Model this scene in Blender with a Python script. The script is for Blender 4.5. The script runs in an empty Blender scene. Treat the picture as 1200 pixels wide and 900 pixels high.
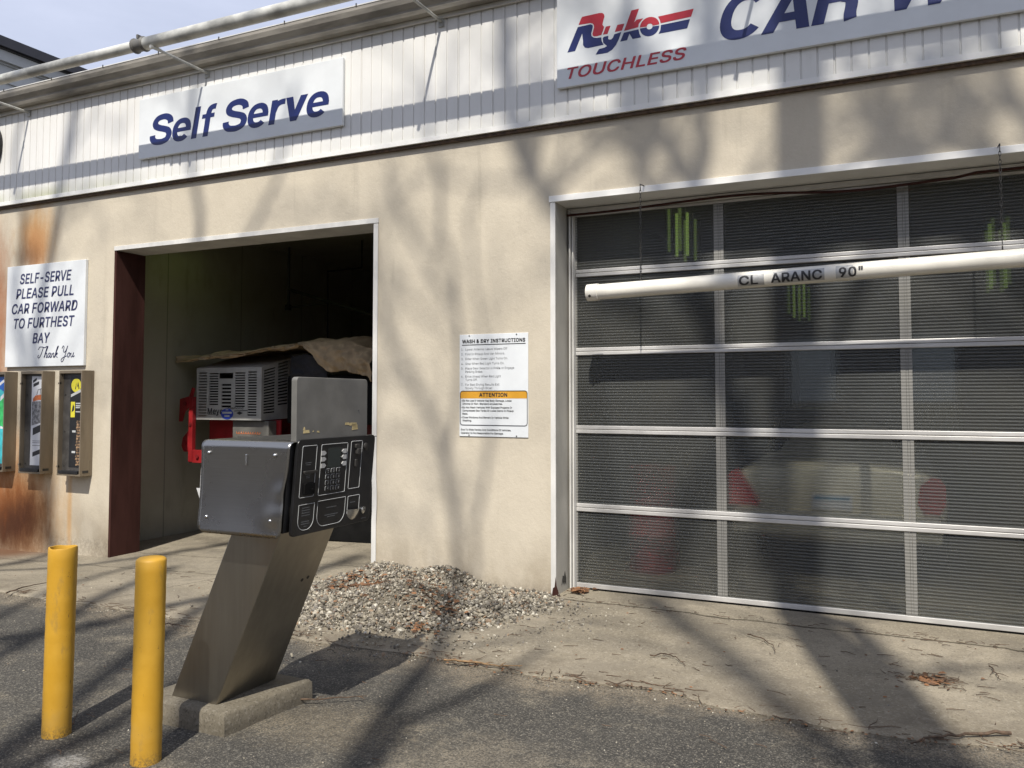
import bpy, bmesh, math, random
from mathutils import Vector, Matrix, noise
random.seed(7)
scn = bpy.context.scene
C = scn.collection
rad = math.radians
PI = math.pi

# ------------------------------------------------------------------ camera numbers (also used to turn measured points into places)
F_PX, CX, CY = 980.0, 600.0, 418.0
PITCH, YAW = rad(2.7458), rad(25.2531)
EYE = Vector((0, -6.0, 1.5))
FWD = Vector((-math.sin(YAW)*math.cos(PITCH), math.cos(YAW)*math.cos(PITCH), math.sin(PITCH)))
RGT = Vector((math.cos(YAW), math.sin(YAW), 0))
UPV = RGT.cross(FWD)
def ray(x, y): return RGT*((x-CX)/F_PX) - UPV*((y-CY)/F_PX) + FWD
def fac(x, y, Y=0.0):
    d = ray(x, y); t = (Y+6.0)/d.y
    return (t*d.x, 1.5+t*d.z)
def gnd(x, y, z=0.0):
    d = ray(x, y); t = (z-1.5)/d.z
    return (t*d.x, -6.0+t*d.y)
SUN_AZ, SUN_EL = rad(17.0), rad(52.0)
TANE = math.tan(SUN_EL)

# ------------------------------------------------------------------ materials
class NT:
    def __init__(s, name):
        s.m = bpy.data.materials.new(name); s.m.use_nodes = True
        s.t = s.m.node_tree; s.b = s.t.nodes['Principled BSDF']; s.out = s.t.nodes['Material Output']
    def n(s, kind, **kw):
        nd = s.t.nodes.new(kind)
        for k, v in kw.items():
            if k.startswith('i_'):
                nd.inputs[k[2:].replace('_', ' ')].default_value = v
            else: setattr(nd, k, v)
        return nd
    def l(s, a, b): s.t.links.new(a, b)
    def pos(s):
        if not hasattr(s, '_p'): s._p = s.n('ShaderNodeNewGeometry')
        return s._p.outputs['Position']
    def xyz(s):
        if not hasattr(s, '_x'):
            s._x = s.n('ShaderNodeSeparateXYZ'); s.l(s.pos(), s._x.inputs[0])
        return s._x.outputs
    def noise(s, scale, detail=4, rough=.55, stretch=None, off=0):
        nd = s.n('ShaderNodeTexNoise'); nd.inputs['Scale'].default_value = scale
        nd.inputs['Detail'].default_value = detail; nd.inputs['Roughness'].default_value = rough
        mp = s.n('ShaderNodeMapping'); mp.inputs['Scale'].default_value = stretch or (1, 1, 1)
        mp.inputs['Location'].default_value = (off, off*.7, off*1.3)
        s.l(s.pos(), mp.inputs[0]); s.l(mp.outputs[0], nd.inputs['Vector'])
        return nd.outputs['Fac']
    def ramp(s, src, lo, hi, a=0.0, b=1.0):
        nd = s.n('ShaderNodeMapRange'); nd.clamp = True
        nd.interpolation_type = 'SMOOTHSTEP'
        nd.inputs[1].default_value = lo; nd.inputs[2].default_value = hi
        nd.inputs[3].default_value = a; nd.inputs[4].default_value = b
        s.l(src, nd.inputs[0]); return nd.outputs[0]
    def math(s, op, a, b=None, c=None):
        nd = s.n('ShaderNodeMath', operation=op)
        for i, v in enumerate((a, b, c)):
            if v is None: continue
            if isinstance(v, (int, float)): nd.inputs[i].default_value = v
            else: s.l(v, nd.inputs[i])
        return nd.outputs[0]
    def mix(s, fac, a, b, mode='MIX'):
        nd = s.n('ShaderNodeMix', data_type='RGBA', blend_type=mode)
        for sock, v in ((nd.inputs[0], fac), (nd.inputs[6], a), (nd.inputs[7], b)):
            if isinstance(v, (int, float)): sock.default_value = v
            elif isinstance(v, tuple): sock.default_value = (*v, 1) if len(v) == 3 else v
            else: s.l(v, sock)
        return nd.outputs[2]
    def col(s, v): 
        if isinstance(v, tuple): s.b.inputs['Base Color'].default_value = (*v, 1)
        else: s.l(v, s.b.inputs['Base Color'])
    def set(s, rough=None, metal=None, spec=None):
        for k, v in (('Roughness', rough), ('Metallic', metal), ('Specular IOR Level', spec)):
            if v is None: continue
            if isinstance(v, (int, float)): s.b.inputs[k].default_value = v
            else: s.l(v, s.b.inputs[k])
    def bump(s, h, strength=.3, dist=.01):
        nd = s.n('ShaderNodeBump'); nd.inputs['Strength'].default_value = strength; nd.inputs['Distance'].default_value = dist
        s.l(h, nd.inputs['Height']); s.l(nd.outputs[0], s.b.inputs['Normal'])

def plain(name, c, rough=.5, metal=0, var=.12, vscale=6, bump=0, bscale=60, stretch=None, spec=None):
    k = NT(name)
    f = k.noise(vscale, 5, .6, stretch)
    lo = tuple(max(0, x*(1-var*1.3)) for x in c); hi = tuple(min(1, x*(1+var)) for x in c)
    k.col(k.mix(k.ramp(f, .3, .7), lo, hi))
    k.set(k.ramp(f, .25, .75, max(0, rough-.07), min(1, rough+.07)), metal, spec)
    if bump: k.bump(k.noise(bscale, 4, .6, stretch, 3), bump, .004)
    return k.m

M = {}
M['white_paint'] = plain('white_paint', (.74, .735, .71), .45, var=.06, vscale=3)
M['trim_paint'] = plain('trim_paint', (.62, .61, .58), .45, var=.10, vscale=5, stretch=(1, 1, .4))
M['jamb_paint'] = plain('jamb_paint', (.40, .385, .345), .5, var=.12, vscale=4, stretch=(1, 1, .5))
M['sign_white'] = plain('sign_white', (.66, .685, .70), .35, var=.04, vscale=2.5)
M['blue_vinyl'] = plain('blue_vinyl', (.005, .014, .105), .4, var=.08)
M['red_vinyl'] = plain('red_vinyl', (.42, .02, .035), .35, var=.08)
M['navy_ink'] = plain('navy_ink', (.03, .035, .10), .45, var=.1)
M['black_ink'] = plain('black_ink', (.02, .02, .022), .5, var=.1)
M['grey_ink'] = plain('grey_ink', (.14, .14, .15), .5, var=.1)
M['orange_band'] = plain('orange_band', (.62, .31, .03), .4, var=.05)
M['black_plastic'] = plain('black_plastic', (.012, .012, .013), .38, var=.2)
M['screen'] = plain('screen', (.028, .034, .032), .2, var=.1)
M['print_white'] = plain('print_white', (.45, .46, .46), .45, var=.1)
M['print_dim'] = plain('print_dim', (.10, .105, .11), .5, var=.1)
M['button_grey'] = plain('button_grey', (.42, .42, .41), .4, var=.08)
M['chrome'] = plain('chrome', (.55, .55, .54), .22, 1.0, var=.1)
M['aluminium'] = plain('aluminium', (.52, .51, .49), .5, .35, var=.14, vscale=5, stretch=(.5, 1, 1))
M['gutter_metal'] = plain('gutter_metal', (.25, .23, .195), .5, .1, var=.35, vscale=2.2, stretch=(.6, 1, 3))
M['pipe_grey'] = plain('pipe_grey', (.44, .44, .41), .5, .1, var=.34, vscale=5, stretch=(.7, 1, 1))
M['dark_rubber'] = plain('dark_rubber', (.008, .008, .008), .85, var=.25, spec=.1)
M['dark_steel'] = plain('dark_steel', (.05, .048, .045), .55, .5, var=.25)
M['brown_paint'] = plain('brown_paint', (.052, .022, .018), .75, var=.22, vscale=5, stretch=(1, 1, .2), spec=.1)
M['red_paint'] = plain('red_paint', (.25, .012, .015), .45, var=.2, vscale=5)
M['dark_red_paint'] = plain('dark_red_paint', (.18, .012, .014), .5, var=.3, vscale=5)
M['grey_plastic'] = plain('grey_plastic', (.37, .37, .355), .5, var=.10, vscale=5)
M['plate_grey'] = plain('plate_grey', (.128, .124, .113), .6, var=.12, vscale=7, bump=.05)
M['old_tape'] = plain('old_tape', (.45, .36, .18), .7, var=.3, vscale=30)
M['sticker_blue'] = plain('sticker_blue', (.03, .06, .36), .4, var=.05)
M['tan_canvas'] = plain('tan_canvas', (.40, .30, .185), .9, var=.16, vscale=7, bump=.3, bscale=30)
M['dark_cloth'] = plain('dark_cloth', (.02, .02, .024), .9, var=.4, vscale=12)
M['wood_bark'] = plain('wood_bark', (.10, .085, .07), .9, var=.3, vscale=4, bump=.4, bscale=25, stretch=(1, 1, .3))
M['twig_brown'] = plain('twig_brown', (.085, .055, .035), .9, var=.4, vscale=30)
M['twig_tan'] = plain('twig_tan', (.24, .15, .075), .9, var=.35, vscale=30)
M['car_paint'] = plain('car_paint', (.78, .71, .54), .3, .15, var=.05)
M['car_glass'] = plain('car_glass', (.02, .025, .03), .1, var=.1)
M['tail_red'] = plain('tail_red', (.42, .014, .02), .2, var=.1)
M['plate_blue'] = plain('plate_blue', (.10, .26, .40), .4, var=.1)
M['pvc_white'] = plain('pvc_white', (.74, .71, .63), .35, var=.06, vscale=3)
M['silver_tape'] = plain('silver_tape', (.40, .40, .39), .4, .3, var=.15, vscale=14)
M['cyan_print'] = plain('cyan_print', (.05, .42, .48), .35, var=.15, vscale=14)
M['green_print'] = plain('green_print', (.04, .42, .12), .35, var=.2, vscale=14)
M['blue_print'] = plain('blue_print', (.02, .10, .40), .35, var=.2, vscale=14)
M['yellow_print'] = plain('yellow_print', (.62, .56, .04), .4, var=.06)
M['orange_print'] = plain('orange_print', (.55, .15, .04), .45, var=.2, vscale=20)
M['photo_brown'] = plain('photo_brown', (.22, .14, .08), .45, var=.9, vscale=45)
M['photo_grey'] = plain('photo_grey', (.20, .20, .21), .45, var=.6, vscale=30)
M['poster_white'] = plain('poster_white', (.62, .63, .66), .4, var=.05)
M['dispenser_steel'] = plain('dispenser_steel', (.215, .175, .125), .5, .4, var=.14, vscale=4, stretch=(2, 2, .4))
M['dispenser_dark'] = plain('dispenser_dark', (.075, .07, .065), .45, .3, var=.25, vscale=8)
M['house_siding'] = plain('house_siding', (.44, .45, .44), .6, var=.06, vscale=2)
M['dark_fascia'] = plain('dark_fascia', (.022, .022, .028), .5, var=.15)
M['roof_felt'] = plain('roof_felt', (.09, .09, .09), .9, var=.3, vscale=2)
M['block_concrete'] = None

def grey_interior():
    k = NT('bay_lining')
    f = k.noise(1.2, 5, .6); g = k.noise(5, 4, .6, (1, 1, .3), 4)
    c = k.mix(k.ramp(f, .3, .7), (.27, .25, .195), (.33, .31, .245))
    c = k.mix(k.ramp(g, .55, .8, 0, .3), c, (.07, .062, .045))
    x = k.xyz()
    seam = k.math('PINGPONG', k.math('ADD', x[1], 40.25), .61)
    c = k.mix(k.ramp(seam, .0, .012, .55, 0), c, (.03, .03, .025))
    k.col(c); k.set(.7, 0, .15); return k.m
M['bay_lining'] = grey_interior()

def wall_mat():
    k = NT('beige_stucco')
    x = k.xyz()
    big = k.noise(.7, 5, .6); med = k.noise(3.2, 6, .62, (1, 1, .55), 5); fine = k.noise(38, 5, .7, None, 9)
    c = k.mix(k.ramp(big, .3, .7), (.49, .438, .348), (.55, .493, .394))
    c = k.mix(k.ramp(med, .42, .75, 0, .55), c, (.44, .392, .31))
    c = k.mix(k.ramp(fine, .35, .75, 0, .25), c, (.56, .51, .42))
    # vertical dirt runs
    run = k.noise(2.6, 5, .6, (2.4, 2.4, .16), 2)
    c = k.mix(k.ramp(run, .58, .76, 0, .34), c, (.32, .285, .225))
    # grime near the ground
    low = k.math('MULTIPLY', k.ramp(x[2], .0, .55, 1, 0), k.ramp(med, .3, .65, .15, .75))
    c = k.mix(low, c, (.31, .26, .19))
    # splash of dark grit at the foot
    foot = k.math('MULTIPLY', k.ramp(x[2], -.02, .12, 1, 0), k.ramp(fine, .38, .6, .2, .8))
    c = k.mix(k.math('MULTIPLY', foot, .55), c, (.13, .11, .085))
    # rust stain runs (places with a shape of their own)
    def blot(cx, cz, rx, rz, nmul=.55, nz=None):
        dx = k.math('DIVIDE', k.math('SUBTRACT', x[0], cx), rx)
        dz = k.math('DIVIDE', k.math('SUBTRACT', x[2], cz), rz)
        d = k.math('SQRT', k.math('ADD', k.math('MULTIPLY', dx, dx), k.math('MULTIPLY', dz, dz)))
        d = k.math('ADD', d, k.math('MULTIPLY', k.math('SUBTRACT', rn, .5), nmul))
        return k.ramp(d, .15, 1.2, 1, 0)
    rn = k.noise(4.5, 6, .68, (1.5, 1.5, .55), 7)
    rust = (.30, .095, .022); dark = (.045, .016, .008); pale = (.44, .24, .075)
    for (cx, cz, rx, rz, cc, a) in ((-8.60, 3.24, .40, .50, pale, .75), (-8.62, 3.12, .28, .36, rust, .5), (-8.74, 3.02, .26, .24, dark, .5),
                                    (-9.25, 2.3, .35, 1.3, rust, .8), (-8.70, .38, .85, .85, pale, .7), (-8.80, .28, .62, .58, rust, .85),
                                    (-8.95, .12, .70, .50, dark, .95), (-8.55, .22, .30, .40, dark, .6), (-9.3, .9, .55, .9, rust, .8), (-7.95, .25, .05, .6, pale, .6)):
        b = blot(cx, cz, rx, rz, .9)
        c = k.mix(k.math('MULTIPLY', b, a), c, cc)
    k.col(c); k.set(.88, 0, .2)
    h = k.math('ADD', k.math('MULTIPLY', fine, .6), k.math('MULTIPLY', k.noise(11, 6, .7, (1, 1, .8), 11), 1.4))
    k.bump(h, .42, .007)
    return k.m
M['stucco'] = wall_mat()

def siding_mat():
    k = NT('white_ribbed_metal')
    x = k.xyz()
    f = k.noise(1.5, 4, .6, (1, 1, .5)); run = k.noise(3, 5, .6, (3, 3, .15), 4)
    c = k.mix(k.ramp(f, .3, .7), (.67, .665, .64), (.72, .715, .695))
    c = k.mix(k.ramp(run, .55, .8, 0, .30), c, (.47, .455, .41))
    al = k.math('MULTIPLY', k.ramp(x[2], 3.66, 3.84, 1, 0), k.ramp(x[0], -8.8, -5.8, .8, .12))
    c = k.mix(k.math('MULTIPLY', al, k.ramp(f, .35, .65, .3, 1)), c, (.40, .41, .24))
    lap = k.math('PINGPONG', k.math('ADD', x[0], 12.0), .4838)
    c = k.mix(k.ramp(lap, .0, .006, .5, 0), c, (.30, .29, .26))
    spots = k.ramp(k.noise(30, 5, .75, (1, 1, .5), 12), .66, .72, 0, .5)
    c = k.mix(spots, c, (.42, .39, .32))
    k.col(c); k.set(k.ramp(f, .3, .7, .36, .55), 0); k.bump(k.noise(2.2, 3, .5, (1, 1, .4), 20), .25, .02); return k.m
M['siding'] = siding_mat()

def asphalt_mat():
    k = NT('asphalt')
    x = k.xyz()
    big = k.noise(.55, 5, .6); med = k.noise(2.1, 6, .65, None, 3); grit = k.noise(70, 3, .7, None, 6)
    c = k.mix(k.ramp(big, .3, .7), (.034, .0325, .030), (.056, .053, .047))
    c = k.mix(k.ramp(grit, .5, .72, 0, .8), c, (.16, .15, .13))
    v = k.n('ShaderNodeTexVoronoi'); v.inputs['Scale'].default_value = 62; k.l(k.pos(), v.inputs['Vector'])
    sep = k.n('ShaderNodeSeparateColor'); k.l(v.outputs['Color'], sep.inputs[0])
    spk = k.math('MULTIPLY', k.ramp(v.outputs['Distance'], .22, .36, 1, 0), k.ramp(sep.outputs[0], .72, .76, 0, 1))
    c = k.mix(k.math('MULTIPLY', spk, .55), c, (.22, .205, .175))
    c = k.mix(k.ramp(k.noise(130, 2, .6, None, 15), .55, .7, 0, .65), c, (.20, .185, .155))
    c = k.mix(k.ramp(k.noise(24, 5, .7, None, 17), .5, .7, 0, .45), c, (.035, .033, .03))
    # tan sand washed over the surface in patches
    sand = k.ramp(med, .50, .68, 0, .75)
    gr2 = k.noise(105, 3, .7, None, 41)
    c = k.mix(k.math('MULTIPLY', k.math('MULTIPLY', sand, 1.0), k.ramp(gr2, .46, .58, .10, 1)), c, (.27, .235, .175))
    ed = k.math('ADD', x[1], k.math('MULTIPLY', k.math('SUBTRACT', med, .5), .9))
    edge = k.math('MULTIPLY', k.ramp(ed, -2.12, -1.85, 0, .7), k.ramp(gr2, .40, .58, .2, 1))
    c = k.mix(edge, c, (.25, .205, .145))
    def spot(cx, cy, rx, ry, colr, a):
        nonlocal c
        dx = k.math('DIVIDE', k.math('SUBTRACT', x[0], cx), rx); dy = k.math('DIVIDE', k.math('SUBTRACT', x[1], cy), ry)
        d = k.math('SQRT', k.math('ADD', k.math('MULTIPLY', dx, dx), k.math('MULTIPLY', dy, dy)))
        d = k.math('ADD', d, k.math('MULTIPLY', k.math('SUBTRACT', k.noise(16, 5, .7, None, 8), .5), 1.6))
        c = k.mix(k.math('MULTIPLY', k.math('MULTIPLY', k.ramp(d, .3, 1.1, 1, 0), a), k.ramp(gr2, .42, .58, .25, 1)), c, colr)
    spot(-3.16, -3.6, .13, .09, (.30, .29, .27), .75)
    spot(-2.40, -2.85, .50, .32, (.20, .165, .115), .5)
    spot(-1.6, -3.0, .5, .45, (.21, .18, .135), .55)
    spot(-3.25, -2.95, .5, .3, (.19, .165, .125), .5)
    # cracks
    cv = k.n('ShaderNodeTexVoronoi', feature='DISTANCE_TO_EDGE'); cv.inputs['Scale'].default_value = .62
    nv = k.n('ShaderNodeTexNoise'); nv.inputs['Scale'].default_value = 2.5; k.l(k.pos(), nv.inputs['Vector'])
    mv = k.n('ShaderNodeVectorMath', operation='MULTIPLY_ADD'); k.l(nv.outputs['Color'], mv.inputs[0]); mv.inputs[1].default_value = (.35, .35, .35); k.l(k.pos(), mv.inputs[2])
    k.l(mv.outputs[0], cv.inputs['Vector'])
    crack = k.math('MULTIPLY', k.ramp(cv.outputs['Distance'], .0, .007, 1, 0), k.ramp(big, .45, .6, 0, 1))
    c = k.mix(k.math('MULTIPLY', crack, .22), c, (.02, .018, .015))
    mot = k.noise(24, 5, .8, None, 19)
    c = k.mix(k.ramp(mot, .50, .66, 0, .55), c, (.030, .029, .027))
    c = k.mix(k.ramp(k.noise(85, 3, .7, None, 23), .56, .68, 0, .75), c, (.25, .225, .18))
    k.col(c); k.set(.9, 0, .25)
    h = k.math('ADD', k.math('MULTIPLY', grit, 1.0), k.math('MULTIPLY', spk, .8))
    k.bump(h, .7, .008)
    return k.m
M['asphalt'] = asphalt_mat()

def concrete_mat(name='apron_concrete', lines=True, tint=1.0):
    k = NT(name)
    x = k.xyz()
    big = k.noise(.8, 6, .62); med = k.noise(4, 6, .65, None, 3); fine = k.noise(55, 4, .7, None, 6)
    a = tuple(v*tint for v in (.20, .174, .128)); b = tuple(v*tint for v in (.30, .263, .20)); d_ = tuple(v*tint for v in (.125, .108, .082))
    c = k.mix(k.ramp(big, .3, .7), a, b)
    c = k.mix(k.ramp(med, .48, .72, 0, .55), c, d_)
    c = k.mix(k.ramp(fine, .50, .66, 0, .65), c, tuple(v*tint for v in (.37, .335, .27)))
    c = k.mix(k.ramp(k.noise(95, 3, .7, None, 33), .54, .66, 0, .7), c, tuple(v*tint for v in (.10, .085, .062)))
    c = k.mix(k.ramp(k.noise(1.7, 6, .7, None, 14), .54, .70, 0, .5), c, tuple(v*tint for v in (.15, .13, .10)))
    c = k.mix(k.ramp(k.noise(26, 4, .75, None, 16), .55, .7, 0, .35), c, tuple(v*tint for v in (.12, .10, .075)))
    c = k.mix(k.ramp(k.noise(20, 5, .7, None, 12), .60, .72, 0, .7), c, tuple(v*tint for v in (.085, .07, .05)))
    c = k.mix(k.ramp(k.noise(2.6, 7, .75, None, 24), .50, .62, 0, .45), c, tuple(v*tint for v in (.17, .15, .118)))
    c = k.mix(k.ramp(k.noise(9, 6, .75, None, 27), .60, .70, 0, .6), c, tuple(v*tint for v in (.10, .085, .062)))
    if lines:
        wob = k.math('MULTIPLY', k.math('SUBTRACT', k.noise(3.2, 5, .7, None, 4), .5), .12)
        def line(coord, at, w, lo=None, hi=None, axis=0, amt=.85):
            nonlocal c
            d = k.math('ABSOLUTE', k.math('SUBTRACT', k.math('ADD', coord, wob), at))
            m = k.ramp(d, w*.3, w, 1, 0)
            if lo is not None: m = k.math('MULTIPLY', m, k.math('GREATER_THAN', x[axis], lo))
            if hi is not None: m = k.math('MULTIPLY', m, k.math('LESS_THAN', x[axis], hi))
            c = k.mix(k.math('MULTIPLY', m, amt), c, (.035, .028, .018))
        line(x[1], -.10, .020, -2.45, None)
        line(x[1], .30, .014, -7.9, -4.1, amt=.6)
        line(x[1], -.42, .014, None, -4.0, amt=.7)
        line(x[0], -5.35, .012, -1.9, 6, 1, .5)
        line(x[0], 1.0, .012, -1.9, .3, 1, .5)
        dark = k.math('MULTIPLY', k.ramp(x[1], -1.15, -1.75, 0, .5), k.ramp(med, .35, .65, .3, 1))
        c = k.mix(dark, c, (.12, .10, .075))
        # rust wash below the stained wall
        r = k.math('MULTIPLY', k.ramp(x[0], -8.0, -8.7, 0, 1), k.ramp(x[1], -.9, -.05, 0, .85))
        c = k.mix(r, c, (.12, .05, .02))
    k.col(c); k.set(.88, 0, .25)
    k.bump(k.math('ADD', fine, med), .5, .006)
    return k.m
M['concrete'] = concrete_mat()
M['block_concrete'] = concrete_mat('old_block_concrete', False, .56)

def steel_mat(name, c, rough, streak=(1, 1, 60), var=.2, gcol=(.05, .045, .035)):
    k = NT(name)
    s = k.noise(4, 4, .6, streak); f = k.noise(2.5, 5, .6, None, 5)
    cc = k.mix(k.ramp(s, .3, .7), tuple(v*(1-var) for v in c), c)
    cc = k.mix(k.ramp(f, .4, .8, 0, .25), cc, tuple(v*.7 for v in c))
    k.col(cc); k.set(k.ramp(f, .2, .8, rough-.03, rough+.05), 1.0)
    return k.m
M['stainless'] = steel_mat('stainless_cover', (.35, .34, .32), .27, (1, 1, 60), .06)
M['post_steel'] = steel_mat('dull_post_steel', (.37, .345, .295), .36, (6, 6, .5), .12)

def yellow_mat():
    k = NT('yellow_bollard_paint')
    x = k.xyz()
    f = k.noise(5, 5, .6); ring = k.noise(9, 4, .6, (.3, .3, 9), 4); g = k.noise(60, 4, .7, None, 8)
    c = k.mix(k.ramp(f, .3, .7), (.47, .255, .02), (.54, .305, .028))
    c = k.mix(k.ramp(ring, .58, .75, 0, .15), c, (.40, .20, .012))
    c = k.mix(k.math('MULTIPLY', k.ramp(x[2], .0, .07, 1, 0), k.ramp(k.noise(110, 5, .8, None, 31), .42, .60, 0, .9)), c, (.08, .06, .03))
    c = k.mix(k.ramp(k.noise(26, 5, .7, None, 10), .68, .72, 0, .7), c, (.16, .085, .02))
    c = k.mix(k.ramp(k.noise(11, 6, .75, (1, 1, .35), 14), .58, .68, 0, .6), c, (.33, .20, .045))
    c = k.mix(k.ramp(k.noise(45, 4, .7, (1, 1, .5), 18), .66, .71, 0, .8), c, (.12, .07, .025))
    c = k.mix(k.math('MULTIPLY', k.ramp(x[2], .0, .30, .5, 0), k.ramp(f, .4, .6, .3, 1)), c, (.28, .18, .06))
    k.col(c); k.set(k.ramp(f, .3, .7, .42, .65)); k.bump(ring, .12, .003); return k.m
M['yellow'] = yellow_mat()

def pebble_mat(name, tintlo, tinthi):
    k = NT(name)
    g = k.n('ShaderNodeNewGeometry'); cr = k.n('ShaderNodeValToRGB')
    e = cr.color_ramp.elements
    pal = [(.0, (.10, .09, .075)), (.2, (.20, .18, .145)), (.42, (.30, .27, .21)), (.66, (.41, .375, .305)), (.78, (.27, .19, .125)), (.84, (.19, .175, .155)), (.95, (.52, .49, .41))]
    e[0].position = 0; e[0].color = (*pal[0][1], 1); e[1].position = pal[-1][0]; e[1].color = (*pal[-1][1], 1)
    for p, c in pal[1:-1]:
        q = cr.color_ramp.elements.new(p); q.color = (*c, 1)
    cr.color_ramp.interpolation = 'CONSTANT'
    k.l(g.outputs['Random Per Island'], cr.inputs[0])
    f = k.noise(90, 3, .6)
    k.col(k.mix(k.ramp(f, .3, .7, 0, .35), cr.outputs[0], (.16, .14, .11))); k.set(.85, 0, .25); return k.m
M['pebbles'] = pebble_mat('crushed_stone', 0, 1)
def leaf_mat():
    k = NT('dead_leaves')
    g = k.n('ShaderNodeNewGeometry'); cr = k.n('ShaderNodeValToRGB'); e = cr.color_ramp.elements
    e[0].color = (.06, .03, .015, 1); e[1].color = (.24, .115, .05, 1)
    k.l(g.outputs['Random Per Island'], cr.inputs[0]); k.col(cr.outputs[0]); k.set(.8); return k.m
M['leaves'] = leaf_mat()

def pane_mat():
    k = NT('ribbed_polycarbonate')
    x = k.xyz()
    ph = k.math('MULTIPLY', x[2], 2*PI/.0226)
    rib = k.ramp(k.math('SINE', ph), -.6, .9, 0, 1)
    dirt = k.noise(1.1, 5, .6, None, 3)
    c = k.mix(rib, (.085, .089, .088), (.165, .171, .168))
    c = k.mix(k.ramp(dirt, .4, .72, 0, .5), c, (.15, .145, .125))
    k.col(c); k.set(.28, 0, .4)
    k.bump(k.math('SINE', ph), .35, .004)
    tr = k.n('ShaderNodeBsdfTransparent'); tr.inputs[0].default_value = (.90, .91, .90, 1)
    rf = k.n('ShaderNodeBsdfRefraction'); rf.inputs['Color'].default_value = (.90, .91, .90, 1); rf.inputs['Roughness'].default_value = .12; rf.inputs['IOR'].default_value = 1.12
    m0 = k.n('ShaderNodeMixShader'); m0.inputs[0].default_value = .34; k.l(tr.outputs[0], m0.inputs[1]); k.l(rf.outputs[0], m0.inputs[2])
    ms = k.n('ShaderNodeMixShader'); k.l(k.ramp(rib, 0, 1, .24, .37), ms.inputs[0])
    k.l(m0.outputs[0], ms.inputs[1]); k.l(k.b.outputs[0], ms.inputs[2])
    k.l(ms.outputs[0], k.out.inputs[0]); return k.m
M['pane'] = pane_mat()

def smoked():
    k = NT('smoked_rear_pane'); k.col((.05, .055, .055)); k.set(.5)
    tr = k.n('ShaderNodeBsdfTransparent'); tr.inputs[0].default_value = (.42, .44, .44, 1)
    ms = k.n('ShaderNodeMixShader'); ms.inputs[0].default_value = .4
    k.l(tr.outputs[0], ms.inputs[1]); k.l(k.b.outputs[0], ms.inputs[2]); k.l(ms.outputs[0], k.out.inputs[0]); return k.m
M['smoked'] = smoked()
def stile_mat():
    k = NT('stile_behind_ribs')
    x = k.xyz()
    rib = k.ramp(k.math('SINE', k.math('MULTIPLY', x[2], 2*PI/.0226)), -.6, .9, 0, 1)
    k.col(k.mix(rib, (.15, .147, .135), (.255, .25, .232))); k.set(.5, .1); return k.m
M['stile'] = stile_mat()
def glow(name, c, s):
    k = NT(name); k.b.inputs['Emission Color'].default_value = (*c, 1); k.b.inputs['Emission Strength'].default_value = s
    k.col((.05, .08, .03)); return k.m
M['green_lamp'] = glow('green_lamp', (.68, 1.0, .22), .38)
M['green_lamp_dim'] = glow('green_lamp_dim', (.68, 1.0, .22), .20)
M['green_lamp_strong'] = glow('green_lamp_strong', (.60, .80, .26), 5.0)

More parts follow.
